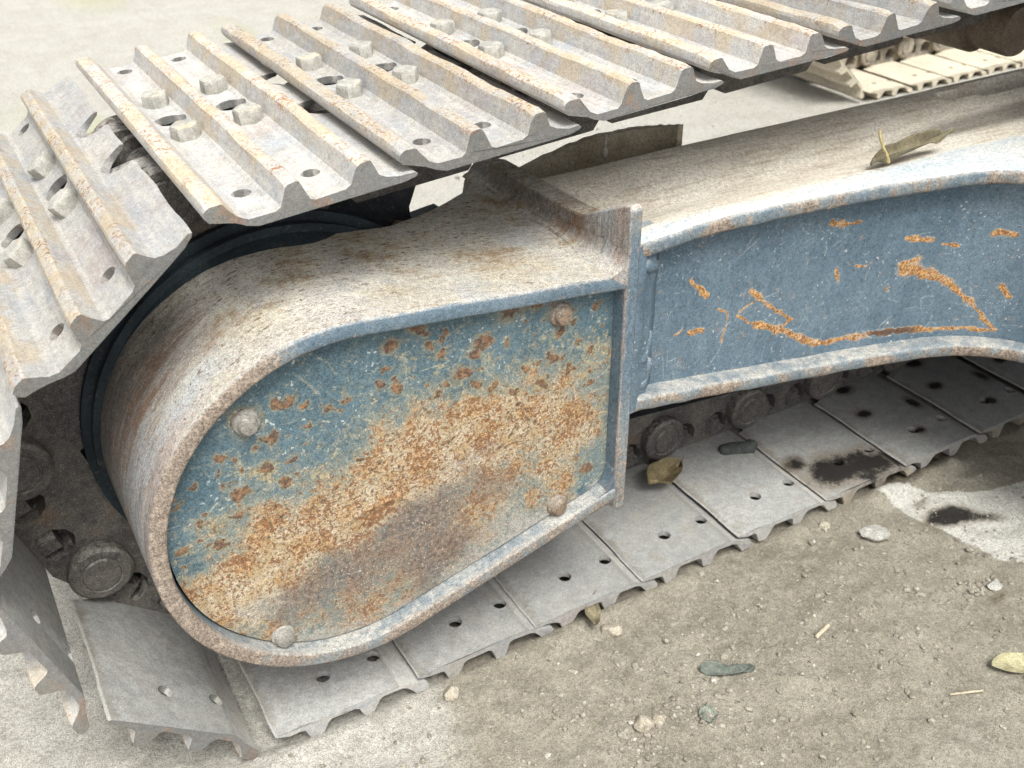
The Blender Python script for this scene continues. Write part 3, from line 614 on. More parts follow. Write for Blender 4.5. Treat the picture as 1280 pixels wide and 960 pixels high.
for _ in range(150):
    a, b, r = RNG.uniform(-.27, .28), RNG.uniform(.33, .53), RNG.uniform(.0015, .0045)
    if b > np.interp(a, [-.258, -.075, .15, .287], [.43, .50, .53, .53]): continue
    near_ = (np.abs(X_-a) < .02) & (np.abs(Z_-b) < .02); sp[near_] = np.maximum(sp[near_], np.exp(-((Xw[near_]-a)**2+(Zw[near_]-b)**2)/(r*r)))
for nme, v in (('rust', rust), ('dark', dark), ('grey', grey), ('spot', sp)): attr(me, nme, np.clip(v, 0, 1.2))
COVER_ME = me
cov = obj('cover_plate', me, fr); cov['label'] = 'oval cover plate, blue paint eaten by orange rust'
MCG = m_dark('dusty_cover_bolt_steel', (.29, .275, .245), (.22, .205, .18), .4)
MCB = m_dark('rusty_bolt_steel', (.26, .235, .20), (.19, .135, .095), .8)
for i, (a, b) in enumerate([(.214, .511), (.214, .221), (-.174, .181), (-.174, .492)]):
    Vb, Fb = lathe([(.0165, .004), (.0165, -.003), (.0155, -.005), (.0125, -.0055), (.0122, -.010), (.0105, -.0128), (.006, -.0136), (.0005, -.0138)], 26)
    Vb = np.array(Vb); Vb += (np.c_[fbm(Vb+i, 110, 2), fbm(Vb+i+5, 110, 2), fbm(Vb+i+9, 110, 2)]-.5)*.0035
    bm_ = mesh('bolt', Vb*.92, Fb, MCB if i < 2 else MCG, 40); fix_normals(bm_); smooth(bm_, 40)
    obj('bolt', bm_, cov, (a, -.008, b))

# end plate between guard and beam, with raised ear and ridge running back
pl = [(-.0305, .192), (-.0312, .30), (-.031, .45), (-.0312, .56), (-.0315, .632), (-.026, .638), (-.015, .6345), (.03, .611), (.072, .590), (.10, .5865), (.2, .5835), (.31, .580), (.345, .572), (.362, .560), (.385, .530), (.395, .50), (.40, .30), (.1, .192)]
Vp, Fp = prism(pl, .2940, .3240, 6, 'yz'); Vp = np.array(Vp)
nn = fbm(Vp, 22, 3)-.5
up_m = sm(.555, .60, Vp[:, 2]); Vp[:, 0] += nn*.003; Vp[:, 2] += nn*.008*up_m; Vp[:, 1] += np.where(Vp[:, 1] < 0, nn*.003, 0)
# lower part slimmer on the beam side
nearm = sm(.045, .005, Vp[:, 1]); Vp[:, 0] = .2940+(Vp[:, 0]-.2940)*(1-.44*nearm)
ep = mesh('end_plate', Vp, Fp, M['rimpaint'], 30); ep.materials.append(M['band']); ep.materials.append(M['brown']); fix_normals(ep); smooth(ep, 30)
uvl = ep.uv_layers.new(name='sy')
for lp_ in ep.loops:
    v = ep.vertices[lp_.vertex_index].co; uvl.data[lp_.index].uv = (v.z*.4, v.y+.03)
for f in ep.polygons:
    if f.normal.z > .3 and f.center.y > .30: f.material_index = 2
    elif f.normal.x < -.5 or f.normal.z > .3: f.material_index = 1
attr(ep, 'rust', (sm(.42, .25, Vp[:, 2])*.42+.40*sm(.56, .61, Vp[:, 2])+.14)*(.6+.8*fbm(Vp, 40, 3)))
epo = obj('end_plate', ep, fr)
mk('rim_wall', prism([(.2930, -.0275), (.2955, -.0285), (.2955, .004), (.2930, .004)], .232, .553, 1, 'xy'), M['rimpaint'], fr)
mk('corner_gusset', prism([(.2960, .266), (.2960, .206), (.250, .200), (.266, .2215), (.2815, .2290), (.2895, .2440), (.2930, .2640)], -.0278, .006), M['rimpaint'], fr)
# bevel by modifier keeps the edges worn
bv = epo.modifiers.new('bevel', 'BEVEL'); bv.width = .0035; bv.segments = 2; bv.limit_method = 'ANGLE'; bv.angle_limit = R(40)
# concave weld fillet where the guard top runs up to the plate
def top_z(xx): return CZ+CR*math.sin(R(84.1))-(xx-(CX+CR*math.cos(R(84.1))))*math.tan(R(5.9))
V = []; UVs = []; yy_ = np.linspace(-.0305, .35, 44)
for y_ in yy_:
    Rr = .017+.003*math.sin(y_*40)+.010*sm(.06, -.01, np.array([y_]))[0]
    for k in range(9):
        a = k/8*math.pi/2; xx = .2935-Rr+Rr*math.sin(a); zz = top_z(.27)+.0005+Rr*(1-math.cos(a))
        if k == 0: zz = top_z(xx)-.002
        V.append((xx, y_+random.uniform(-.001, .001), zz+random.uniform(-.0006, .0006))); UVs.append((a*.05+.5, y_+.03))
    V.append((.300, y_, top_z(.27)-.02)); UVs.append((.7, y_+.03))
F = [(i*10+k, (i+1)*10+k, (i+1)*10+k+1, i*10+k+1) for i in range(len(yy_)-1) for k in range(9)]
F.append(tuple(range(10)))
me = mesh('weld_fillet', V, F, M['band'], 60); uvl = me.uv_layers.new(name='sy')
for lp_ in me.loops: uvl.data[lp_.index].uv = UVs[lp_.vertex_index]
obj('weld_fillet', me, fr)
# top deck of the guard behind the rim, back towards the beam, with torn flange lumps
def slab(poly, zt, th, n_sub=1):
    n = len(poly); V = [(a, b, zt(a)) for a, b in poly]+[(a, b, zt(a)-th) for a, b in poly]
    return V, [tuple(range(n)), tuple(range(2*n-1, n-1, -1))]+[(k, (k+1) % n, n+(k+1) % n, n+k) for k in range(n)]
dk_ = [(-.02, .185), (.10, .206), (.135, .222), (.165, .236), (.20, .258), (.245, .290), (.272, .318), (.2935, .352), (.2935, .185)]
Vd, Fd = slab(dk_, lambda a: top_z(a)-.001, .024); me = mesh('rear_deck', Vd, Fd, M['band'], 30); fix_normals(me); smooth(me, 30)
uvl = me.uv_layers.new(name='sy')
for lp_ in me.loops:
    v = me.vertices[lp_.vertex_index].co; uvl.data[lp_.index].uv = (v.x+.3, v.y+.03)
obj('rear_deck', me, fr)
mk('torn_lug', prism([(.098, .520), (.104, .548), (.118, .560), (.132, .556), (.150, .551), (.158, .520)], .226, .240), M['brown'], fr)

# beam: edge path seen from above (it bends towards the machine's middle on the right)
EP = catmull([(.3130, -.0262), (.43, -.022), (.52, -.024), (.62, -.030), (.72, -.044), (.81, -.061), (.867, -.077), (.907, -.100), (.940, -.130), (.965, -.165), (.985, -.21), (1.0, -.28), (1.01, -.45)], 12)
T_ = np.gradient(EP, axis=0); T_ /= np.linalg.norm(T_, axis=1)[:, None]; N_ = np.c_[-T_[:, 1], T_[:, 0]]
WEB = EP+N_*.030; SW = np.r_[0, np.cumsum(np.linalg.norm(np.diff(WEB, axis=0), axis=1))]
zu = np.interp(SW-.0225, [0, .05, .12, .3, .6, 1.0], [.583, .586, .587, .582, .580, .578])        # top of upper flange
zl = np.interp(SW-.0225, [0, .1, .2, .31, .54, 1.01], [.360, .342, .327, .314, .304, .300])      # top of lower flange
NS, NZ = 640, 190; sl = np.r_[np.linspace(0, .72, NS-40), np.linspace(.725, SW[-1], 40)]; tz = np.linspace(0, 1, NZ)
wx = np.interp(sl, SW, WEB[:, 0]); wy = np.interp(sl, SW, WEB[:, 1]); a0 = np.interp(sl, SW, zl)-.012; a1 = np.interp(sl, SW, zu)-.010
SS, TT = np.meshgrid(sl, tz, indexing='ij'); ZZ = a0[:, None]+(a1-a0)[:, None]*TT
wave = (fbm(np.c_[SS.ravel(), ZZ.ravel(), ZZ.ravel()*0], 5, 2)-.5)*.006
nxs = np.interp(sl, SW, N_[:, 0]); nys = np.interp(sl, SW, N_[:, 1])
V = np.c_[np.repeat(wx, NZ)+np.repeat(nxs, NZ)*wave, np.repeat(wy, NZ)+np.repeat(nys, NZ)*wave, ZZ.ravel()]
ii = np.arange(NS*NZ).reshape(NS, NZ); F = np.stack([ii[:-1, :-1], ii[1:, :-1], ii[1:, 1:], ii[:-1, 1:]], -1).reshape(-1, 4)
me = mesh('web_panel', V, F.tolist(), M['paint'], 180)
SZ = np.c_[SS.ravel()-.0225, ZZ.ravel()]; ru = np.zeros(len(SZ)); dk = np.zeros(len(SZ)); z0_ = np.c_[SZ, np.zeros(len(SZ))]; wn = fbm(z0_, 70, 3)-.5; wn2 = fbm(z0_+3, 130, 3)-.5; wob2 = .008*np.c_[fbm(z0_+5, 90, 3)-.5, fbm(z0_+8, 90, 3)-.5]
def mark(pts, r0, r1=None, amp=1.):
    global ru
    r1 = r0 if r1 is None else r1
    for i, (a, b) in enumerate(zip(pts[:-1], pts[1:])):
        t = i/max(len(pts)-2, 1); r = r0+(r1-r0)*t
        lo_, hi_ = np.minimum(a, b)-.05, np.maximum(a, b)+.05; w_ = np.all((SZ > lo_) & (SZ < hi_), axis=1)
        d = segdist(SZ[w_]+wob2[w_], [a, b]); ru[w_] = np.maximum(ru[w_], amp*np.exp(-(d/(.88*r*(1+1.5*wn[w_])))**2)*(1+.9*wn2[w_]))
mark([(.178, .416), (.216, .392)], .003, .005); mark([(.216, .392), (.273, .365), (.327, .333), (.38, .330), (.456, .327), (.533, .318)], .0065, .006)
mark([(.533, .318), (.56, .318), (.633, .315)], .0045, .003); mark([(.633, .315), (.595, .354), (.545, .396)], .0035, .006); mark([(.545, .396), (.520, .408), (.492, .418)], .009, .011)
mark([(.495, .417), (.475, .425), (.462, .431)], .013, .014); mark([(.480, .438), (.466, .436)], .010)
mark([(.196, .452), (.215, .434)], .0055); mark([(.215, .434), (.25, .405), (.278, .386), (.266, .379)], .0032); mark([(.205, .434), (.179, .423)], .0018)
mark([(.322, .523), (.340, .519)], .0075); mark([(.340, .519), (.373, .517)], .003)
mark([(.459, .479), (.479, .473), (.502, .468)], .0055, .004); mark([(.524, .459), (.549, .456)], .0032); mark([(.598, .473), (.627, .475)], .0058); mark([(.625, .390), (.639, .375)], .0065)
mark([(.378, .449), (.398, .445)], .003, amp=.8); mark([(.346, .449), (.352, .432)], .0045, amp=.8); mark([(.441, .405), (.444, .397)], .004, amp=.75)
mark([(.143, .437), (.162, .424), (.158, .402), (.156, .382)], .003, .0028, .75); mark([(.09, .494), (.12, .463)], .0045); mark([(.098, .414), (.117, .411)], .0055); mark([(.073, .415), (.082, .42)], .004, amp=.7)
dk = .9*np.exp(-(segdist(SZ, [(.43, .328), (.50, .321)])/.010)**2)
def scrapes(P, n, box, lmax, wmax):
    sc = np.zeros(len(P))
    for _ in range(n):
        a = np.array([RNG.uniform(box[0], box[1]), RNG.uniform(box[2], box[3])]); th = RNG.normal(.5, .9); l = lmax*RNG.random()**2+.003
        c_ = RNG.normal(0, .08)*l; d = np.array([math.cos(th), math.sin(th)]); q = np.array([-d[1], d[0]]); pts = [a, a+d*l*.5+q*c_, a+d*l]
        w_ = np.all((P > np.min(pts, 0)-.005) & (P < np.max(pts, 0)+.005), axis=1)
        if w_.any(): sc[w_] = np.maximum(sc[w_], RNG.uniform(.15, .75)*np.exp(-(segdist(P[w_], pts)/(RNG.uniform(.4, 1)*wmax))**2))
    return sc
attr(COVER_ME, 'scr', scrapes(CV, 150, (-.26, .29, .30, .54), .045, .0011)); attr(me, 'scr', scrapes(SZ, 170, (0, .7, .30, .57), .040, .0010)); attr(me, 'rust', ru); attr(me, 'dark', np.clip(dk, 0, 1)); obj('web_panel', me, fr)

def flange(name, ztop, thick, ov=.0):
    """lower flange: strip with rounded front edge, swept along the path"""
    V = []; F = []; sec = [(.034, 0), (.02, 0), (.008, 0), (.0035, -.0004), (.001, -.002), (0, -.005), (0, -thick+.004), (.002, -thick+.001), (.005, -thick), (.05, -thick)]
    nz = (fbm(np.c_[EP, np.zeros(len(EP))], 25, 3)-.5)*.003
    for i in range(len(EP)):
        for d, dz in sec:
            q = EP[i]+N_[i]*(d+nz[i]); V.append((q[0], q[1], ztop[i]+dz+nz[i]))
    n = len(sec)
    for i in range(len(EP)-1):
        for k in range(n-1): F.append((i*n+k, i*n+k+1, (i+1)*n+k+1, (i+1)*n+k))
    F.append(tuple(range(n))); me = mesh(name, V, F, M['rimpaint'], 50); fix_normals(me); smooth(me, 50)
    va = np.array(V); s_ = np.repeat(SW, n); front = np.tile([0, 0, .1, .5, .8, 1, 1, 1, .6, 0], len(EP))
    attr(me, 'rust', front*(.40+.55*sm(.40, .68, fbm(va, 16, 5, .65)))*(.6+.7*fbm(va, 70, 3)))
    return obj(name, me, fr)
flange('lower_flange', zl, .0205)
# beam top: flange edge, valley, rounded crest, far slope
V = []; gr = []; pa = []; rows = []
sec = [('u', .031, -.0205), ('u', .006, -.0205), ('u', .002, -.0195), ('u', 0, -.016), ('u', 0, -.005), ('u', .001, -.002), ('u', .0035, -.0004), ('u', .009, .0003), ('u', .018, .0006)]
nu = len(sec)
XV = np.interp(np.linspace(0, 1, len(EP)), [0, .3, .55, .75, 1], [.3230, .62, .95, 1.35, 2.0])
XV = .3230+(XV-.3230)
vy = np.r_[np.linspace(.2, 1, 9)]                     # blend flange -> valley
hy = np.array([.107, .115, .125, .135, .145, .155, .165, .175, .185, .2, .21, .22, .23, .24, .26, .28, .32, .36, .40, .43, .45, .455])
hz = np.interp(hy, [.09, .105, .12, .14, .16, .18, .20, .23, .28, .36, .43, .45, .455], [.560, .5605, .5635, .568, .573, .5770, .5795, .5775, .545, .48, .42, .35, .15])
NXR = 3
for i in range(len(EP)):
    row = []
    for k_, d, dz in sec:
        q = EP[i]+N_[i]*d; row.append((q[0], q[1], zu[i]+dz))
    q = EP[i]+N_[i]*.018; xv = max(XV[i], q[0]) if i > 12 else XV[i]
    for t in vy:
        tt = t*t*(3-2*t); row.append((q[0]+(xv-q[0])*t, q[1]+(.100-q[1])*t, zu[i]+(.560-zu[i])*tt+.004*math.sin(t*math.pi)*sm(.5, .9, np.array([xv]))[0]))
    for y_, z_ in zip(hy, hz):
        dip = 0
        e_ = ((xv-1.32)/.25)**2+((y_-.193)/.024)**2
        if e_ < 1: dip = .05*min(1, (1-e_)*4)
        row.append((xv, y_, z_-dip))
    rows.append(row)
# densify lengthwise
RW = np.array(rows); ti = np.linspace(0, len(EP)-1, 420); RWd = np.stack([np.stack([np.interp(ti, np.arange(len(EP)), RW[:, k, c]) for c in range(3)], -1) for k in range(RW.shape[1])], 1)
VV = RWd.reshape(-1, 3); nk = RWd.shape[1]; kk = np.tile(np.arange(nk), len(ti))
bumpz = (fbm(VV*np.array([.35, 1, 1]), 22, 3)-.5)*.005*(kk >= nu); VV = VV+np.c_[np.zeros(len(VV)), np.zeros(len(VV)), bumpz]
fe = (fbm(VV, 30, 3)-.5)*.003*((kk > 1) & (kk < 7)); VV[:, 2] += fe
ii = np.arange(len(VV)).reshape(len(ti), nk); F = np.stack([ii[:-1, :-1], ii[:-1, 1:], ii[1:, 1:], ii[1:, :-1]], -1).reshape(-1, 4)
me = mesh('beam_top', VV, F.tolist(), M['skin'], 50); me.materials.append(M['rimpaint']); fix_normals(me); smooth(me, 50)
kf = kk[F[:, 0]]; me.polygons.foreach_set('material_index', (kf < 6).astype(np.int32).tolist())
xs = VV[:, 0]; yv = VV[:, 1]
attr(me, 'grime', np.clip(sm(.75, 1.15, xs)*np.exp(-((yv-.105)/.03)**2)*1.2+.35*np.exp(-((yv-.10)/.012)**2)*sm(.4, .6, xs)+.5*np.exp(-(((xs-.40)/.07)**2+((yv-.06)/.02)**2)), 0, 1))
attr(me, 'pale', sm(.045, -.01, yv)*(.65+.35*sm(.6, .9, xs)))
va = VV; attr(me, 'rust', np.where((kk > 1) & (kk < 7), .34+.5*sm(.40, .68, fbm(va, 16, 5, .65)), 0)*(.6+.7*fbm(va, 70, 3)))
obj('beam_top', me, fr)
# underside of the beam
zlo = np.interp(np.linspace(.35, 1.9, 20), [.35, .6, 1.9], [.30, .275, .27])
V = []; F = []
for i, xx in enumerate(np.linspace(.335, 1.9, 20)):
    V += [(xx, .015, zlo[i]), (xx, .455, zlo[i])]
F = [(2*i, 2*i+1, 2*i+3, 2*i+2) for i in range(19)]
mk('bottom_plate', (V, F), M['spr'], fr)
# weld beads at the plate / web corner
def capsule(p, q, r, n=10, m_=10, seed=0):
    p, q = np.array(p, float), np.array(q, float); d = q-p; L = np.linalg.norm(d); d /= L
    a = np.cross(d, (0, 1, .3)); a /= np.linalg.norm(a); b = np.cross(d, a); V = []; F = []
    st_ = [(-r*math.cos(t), r*math.sin(t)) for t in np.linspace(.05, math.pi/2, 5)]+[(L*k/m_, r) for k in range(1, m_)]+[(L+r*math.sin(t), r*math.cos(t)) for t in np.linspace(0, math.pi/2-.05, 5)]
    for s_, rr in st_:
        for k in range(n): t = 2*math.pi*k/n; V.append(p+d*s_+rr*(math.cos(t)*a+math.sin(t)*b))
    V = np.array(V); V += (np.c_[fbm(V+seed, 60, 2), fbm(V+seed+3, 60, 2), fbm(V+seed+6, 60, 2)]-.5)*r*.7
    for i in range(len(st_)-1):
        for k in range(n): F.append((i*n+k, i*n+(k+1) % n, (i+1)*n+(k+1) % n, (i+1)*n+k))
    return V.tolist(), F+[tuple(range(n)), tuple(range(len(V)-1, len(V)-n-1, -1))]
pv, pf = prism([(.306, -.0282), (.316, -.0278), (.3245, -.0250), (.330, -.0190), (.336, -.0150), (.343, -.0142), (.349, -.0105), (.356, -.0020), (.368, .0062), (.368, .03), (.306, .03)], .345, .582, 30, 'xy')
pv = np.array(pv); nz_ = fbm(pv, 24, 3)-.5; mid = np.clip(sm(.30, .34, pv[:, 0])*sm(.37, .35, pv[:, 0]), 0, 1); pv[:, 1] += nz_*.008*(pv[:, 1] < .02)+.004*np.sin(pv[:, 2]*55)*mid*(pv[:, 1] < .02)*sm(.5, .58, pv[:, 2])
mk('corner_post', (pv, pf), M['paint'], fr, 60)
for i, (a, b, r) in enumerate([((.326, -.019, .550), (.354, -.002, .538), .0085), ((.340, -.009, .412), (.351, -.002, .436), .0085), ((.338, -.010, .374), (.354, -.001, .392), .0095)]):
    mk('weld_bead', capsule(a, b, r, seed=i*2.2), M['paint'], fr, 60)
# upright bracket strip behind the beam, torn top edge, end bent towards the viewer
path = catmull([(.30, .335, .532), (.38, .335, .556), (.47, .335, .574), (.545, .331, .5775), (.580, .314, .582), (.594, .288, .588), (.597, .262, .596)], 14); pz = path[:, 2]; path = path[:, :2]; V = []; F = []
for i, q in enumerate(path):
    t = path[min(i+1, len(path)-1)]-path[max(i-1, 0)]; t /= np.linalg.norm(t); nn = np.array((-t[1], t[0]))
    zt = pz[i]+.004*(vnoise(np.array([[i*.45, .5, .5]]))[0]-.5)
    for s_, z_ in ((-1, .46), (-1, zt-.001), (1, zt), (1, .46)): V.append((q[0]+s_*.0055*nn[0], q[1]+s_*.0055*nn[1], z_))
for i in range(len(path)-1):
    for k in range(4): F.append((i*4+k, i*4+(k+1) % 4, (i+1)*4+(k+1) % 4, (i+1)*4+k))
F += [(0, 1, 2, 3), tuple(range(len(V)-1, len(V)-5, -1))]
mk('bracket_strip', (V, F), m_dark('olive_bracket_steel', (.26, .215, .15), (.36, .31, .23), .6), fr, 40)
mk('dried_drip', join(capsule((.508, .327, .577), (.5075, .327, .552), .0016, seed=3), capsule((.5075, .3265, .553), (.5075, .3265, .547), .0042, seed=5)), m_plain('pale_drip', (.6, .57, .5), (.5, .47, .4)), fr, 60)
# final drive casing, sprocket, rollers
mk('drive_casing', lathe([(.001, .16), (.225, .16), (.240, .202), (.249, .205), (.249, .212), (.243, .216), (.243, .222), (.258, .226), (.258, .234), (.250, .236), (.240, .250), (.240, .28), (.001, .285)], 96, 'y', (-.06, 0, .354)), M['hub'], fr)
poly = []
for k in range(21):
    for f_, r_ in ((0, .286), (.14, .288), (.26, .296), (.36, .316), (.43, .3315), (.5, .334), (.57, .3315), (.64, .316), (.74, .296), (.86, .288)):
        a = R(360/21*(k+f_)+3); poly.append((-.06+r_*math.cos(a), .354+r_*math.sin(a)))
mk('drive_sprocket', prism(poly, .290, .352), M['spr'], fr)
def roller(name, x, z, y0, r, mat):
    L_ = 2*(YC-y0); p_ = [(.001, 0), (r*.45, 0), (r*.5, .006), (r*.86, .008), (r*.9, .012), (r*1.0, .016), (r*1.0, .034), (r*.92, .04), (r*.80, .044), (r*.80, .10), (r*.6, .11), (r*.6, L_-.11), (r*.8, L_-.10), (r*.8, L_-.044), (r, L_-.034), (r, L_-.016), (r*.5, L_), (.001, L_)]
    return mk(name, lathe(p_, 48, 'y', (x, y0, z)), mat, fr)
roller('bottom_roller', .475, .190, .165, .072, M['link']); roller('bottom_roller', .80, .190, .165, .072, M['link'])
roller('bottom_roller', 1.13, .190, .165, .072, M['link']); roller('bottom_roller', 1.46, .190, .165, .072, M['link'])
mk('carrier_roller', lathe([(.001, 0), (.030, .0), (.041, .003), (.043, .01), (.041, .08), (.052, .085), (.052, .20), (.001, .20)], 40, 'y', (1.262, .20, .6565)), M['brown'], fr)

# ================================================================== the other machine's track, farther off
MFS = None
def m_pale(name):
    s = NT(name); c = s.coord(rnd=True); n1 = s.noise(c, 12, 4, .6); n2 = s.noise(c, 90, 4, .65)
    col = s.mix(s.st(n1, .35, .65), (.56, .50, .39), (.48, .43, .34)); col = s.mix(s.st(n2, .55, .75, 0, .5), col, (.30, .27, .21))
    return s.fin(col, .9, n2, .4, .002)
def m_palelink(name):
    s = NT(name); c = s.coord(rnd=True); n1 = s.noise(c, 25, 4, .6)
    return s.fin(s.mix(s.st(n1, .35, .65), (.34, .30, .24), (.17, .15, .12)), .9, n1, .4, .002)
MFS, MFL = m_pale('cream_dusty_steel'), m_palelink('cream_dusty_link')
ft = empty('crawler_track')
tag(ft, 'cream dusty crawler track of another machine, far behind the blue track frame', 'crawler track')
track(ft, [(.19*k+.222, 0, 180) for k in range(0, 8)]+WRAP[1:]+[(-.361, .5645, 38.6)], 2.70, 1.565, MFS, bolts=False, nuts=False, far_links=True)
ff = empty('track_frame')
tag(ff, 'cream dusty track frame of another machine, its lower edge above far track links', 'track frame')
V, F = prism([(2.66, .128), (2.70, .098), (2.80, .092), (2.92, .094), (3.00, .112), (3.12, .215), (4.4, .23), (4.4, .55), (2.6, .55), (2.52, .30), (2.60, .17)], 1.76, 1.82)
mk('side_plate', (V, F), MFS, ff); bvm = ff.children[0].modifiers.new('b', 'BEVEL'); bvm.width = .012; bvm.segments = 2
for xx in (3.02, 3.36, 3.7):
    mk('bottom_roller', lathe([(.001, 0), (.05, 0), (.075, .012), (.075, .05), (.06, .055), (.06, .25), (.001, .25)], 30, 'y', (xx, 1.80, .165)), MFL, ff)

# ================================================================== loose things
def stone(name, x, y, r, seed, mat, sq=(1, 1, .7), rz=0.):
    bm = bmesh.new(); bmesh.ops.create_icosphere(bm, subdivisions=4, radius=1)
    P = np.array([v.co[:] for v in bm.verts]); d = RNG.normal(size=(9, 3)); d /= np.linalg.norm(d, axis=1)[:, None]
    k = np.ones(len(P))
    for q in d: k = np.minimum(k, (.62+.25*RNG.random())/np.maximum(P@q, .05))
    k = np.minimum(k, 1.1)*(1+.25*(fbm(P+seed, 2.4, 3)-.5)+.08*(fbm(P+seed, 9, 2)-.5)); P = P*k[:, None]*r*np.array(sq)
    for v, p in zip(bm.verts, P): v.co = p
    me = bpy.data.meshes.new(name); bm.to_mesh(me); bm.free(); me.materials.append(mat); smooth(me, 28)
    o = obj(name, me); o.location = (x, y, gh(x, y)-P[:, 2].min()*.55); o.rotation_euler = (0, 0, rz); return o
MST = m_plain('tan_stone', (.30, .262, .20), (.40, .36, .29), 70, bump=.8); MSG = m_plain('grey_stone', (.30, .285, .25), (.40, .39, .355), 70, bump=.8)
for i, (nm, x, y, r, sq, rz, mat, lab) in enumerate([
    ('stone', .0345, -.026, .0135, (1, .9, .8), .4, MST, 'small tan stone against the shoe end below the rounded guard'),
    ('stone', .2955, -.040, .0160, (.85, 1.1, .7), .3, MST, 'tan wedge-shaped stone beside the dry leaf under a shoe'),
    ('stone', .790, -.0845, .0190, (1.3, .9, .6), -.5, MSG, 'pale flat stone lying near the pale patch'),
    ('stone', .738, -.024, .0100, (1, .9, .7), .2, MST, 'small tan stone close to the oil-stained shoe'),
    ('stone', .2320, -.2035, .0140, (1, 1, .7), .9, MST, 'rounded tan stone beside a smaller one on the soil'),
    ('stone', .255, -.2075, .0085, (1, 1, .7), .1, MST, 'small round stone next to a larger tan one'),
    ('stone', .862, -.262, .0125, (1.2, .9, .5), .1, MSG, 'pale grey stone beside the small brown oil spot')]):
    tag(stone(nm, x, y, r, i*7.7, mat, sq, rz), lab, 'stone', 'stones on the soil')

# gravel and grit: far too many to count
gv = []; gf = []; base_bm = bmesh.new(); bmesh.ops.create_icosphere(base_bm, subdivisions=1, radius=1)
BV = np.array([v.co[:] for v in base_bm.verts]); BF = [tuple(v.index for v in f.verts) for f in base_bm.faces]; base_bm.free()
def scatter(n, cx, cy, sx, sy, r0, r1, pw=2.5):
    for _ in range(n):
        px, py = RNG.normal(cx, sx), RNG.normal(cy, sy)
        if py > -.004 and px > -.4 and py < .62: continue
        if px < -.5 and py > 0: continue
        r = r0+(r1-r0)*RNG.random()**pw; a = RNG.random(3)*6.3
        ca, sa = math.cos(a[0]), math.sin(a[0]); Q = BV*(1+.45*(RNG.random((len(BV), 1))-.5))*r*np.array([1+.5*RNG.random(), 1, .55+.3*RNG.random()])
        Q = Q@np.array([[ca, -sa, 0], [sa, ca, 0], [0, 0, 1]]).T
        b = sum(len(k) for k in gv[-1:]) and 0
        pos.append((px, py)); qs.append(Q)
pos = []; qs = []
scatter(3600, .38, -.25, .36, .14, .0006, .0040, 5); scatter(240, .38, -.22, .34, .12, .002, .0062, 2)
scatter(420, .25, -.10, .30, .06, .0008, .0045, 4)
scatter(160, .215, -.215, .05, .04, .0010, .0052, 3)
scatter(60, .835, -.245, .03, .012, .0012, .0060, 2)
scatter(70, .315, -.215, .02, .02, .0012, .005, 2)
scatter(260, .60, -.14, .22, .08, .0008, .0046, 4)
scatter(350, -.25, -.08, .2, .08, .0008, .0036, 3)
scatter(500, .3, 1.5, .9, .5, .002, .009, 3)
hz_ = ground_h(np.array([(a, b, 0.) for a, b in pos])); VV = []; FF = []
for (a, b), z_, Q in zip(pos, hz_, qs):
    k = len(VV); VV += (Q+np.array([a, b, z_-Q[:, 2].min()*.24])).tolist(); FF += [tuple(i+k for i in f) for f in BF]
def m_grit(name):
    s = NT(name); c = s.coord(); n1 = s.noise(c, 55, 3, .6); n2 = s.noise(c, 95, 2, .5)
    col = s.mix(s.st(n1, .38, .62), (.205, .182, .145), (.30, .272, .222)); col = s.mix(s.st(n2, .62, .70), col, (.45, .425, .375)); col = s.mix(s.st(n2, .40, .30), col, (.13, .115, .095))
    return s.fin(col, .95, s.noise(c, 400, 2), .4, .001)
gme = mesh('gravel', VV, FF, m_grit('mixed_grit'), 20)
tag(obj('gravel', gme), 'small pebbles and grit scattered over the soil', 'gravel', kind='stuff')

# leaves and scraps
def leaf(name, L, Wd, curl, bend, mat, seed=0, nu=26, nv=12, thick=.0006, wav=.004):
    V = []; F = []
    for i in range(nu+1):
        t = i/nu; wd = Wd*(math.sin(math.pi*min(t*1.05, 1))**.7)*(1-.25*t)+.0004
        for j in range(nv+1):
            v = 2*j/nv-1
            nz = (vnoise(np.array([[t*5+seed, v*2.2, seed]]))[0]-.5)*wav*2
            V.append((L*(t-.5), v*wd*math.cos(curl*abs(v)), abs(v)**1.3*wd*math.sin(curl)+bend*L*(t-.5)**2+nz))
    n = nv+1
    for i in range(nu):
        for j in range(nv): F.append((i*n+j, (i+1)*n+j, (i+1)*n+j+1, i*n+j+1))
    me = mesh(name, V, F, mat, 80); o = obj(name, me); md = o.modifiers.new('s', 'SOLIDIFY'); md.thickness = thick
    return o
ML = m_plain('olive_dry_leaf', (.215, .185, .115), (.135, .115, .075), 40, .8); MY = m_plain('yellow_dry_leaf', (.36, .33, .20), (.27, .245, .15), 30, .7); MB = m_plain('brown_dry_leaf', (.17, .135, .075), (.25, .20, .11), 50, .8)
MSTEM = m_plain('yellow_leaf_stem', (.42, .34, .16), (.34, .27, .13), 50, .7)
l1 = empty('dry_leaf', (.805, .012, .5855)); tag(l1, 'curled olive dry leaf with upright yellow stem on the dusty beam top', 'leaf')
b = leaf('blade', .175, .019, .75, .10, ML, 2.2, 44, 18, .0005, .009); b.parent = l1; b.location = (.018, .010, .005); b.rotation_euler = (R(10), R(-3), R(3))
stv = catmull([(-.055, -.012, .006), (-.058, -.010, .016), (-.064, -.004, .030), (-.068, .0, .044), (-.067, .002, .050)], 6); V = []; F = []
for i, q in enumerate(stv):
    for k in range(8): a = k*math.pi/4; rr = .0028-.0011*i/len(stv); V.append((q[0]+rr*math.cos(a), q[1]+rr*math.sin(a), q[2]))
for i in range(len(stv)-1):
    for k in range(8): F.append((i*8+k, i*8+(k+1) % 8, i*8+8+(k+1) % 8, i*8+8+k))
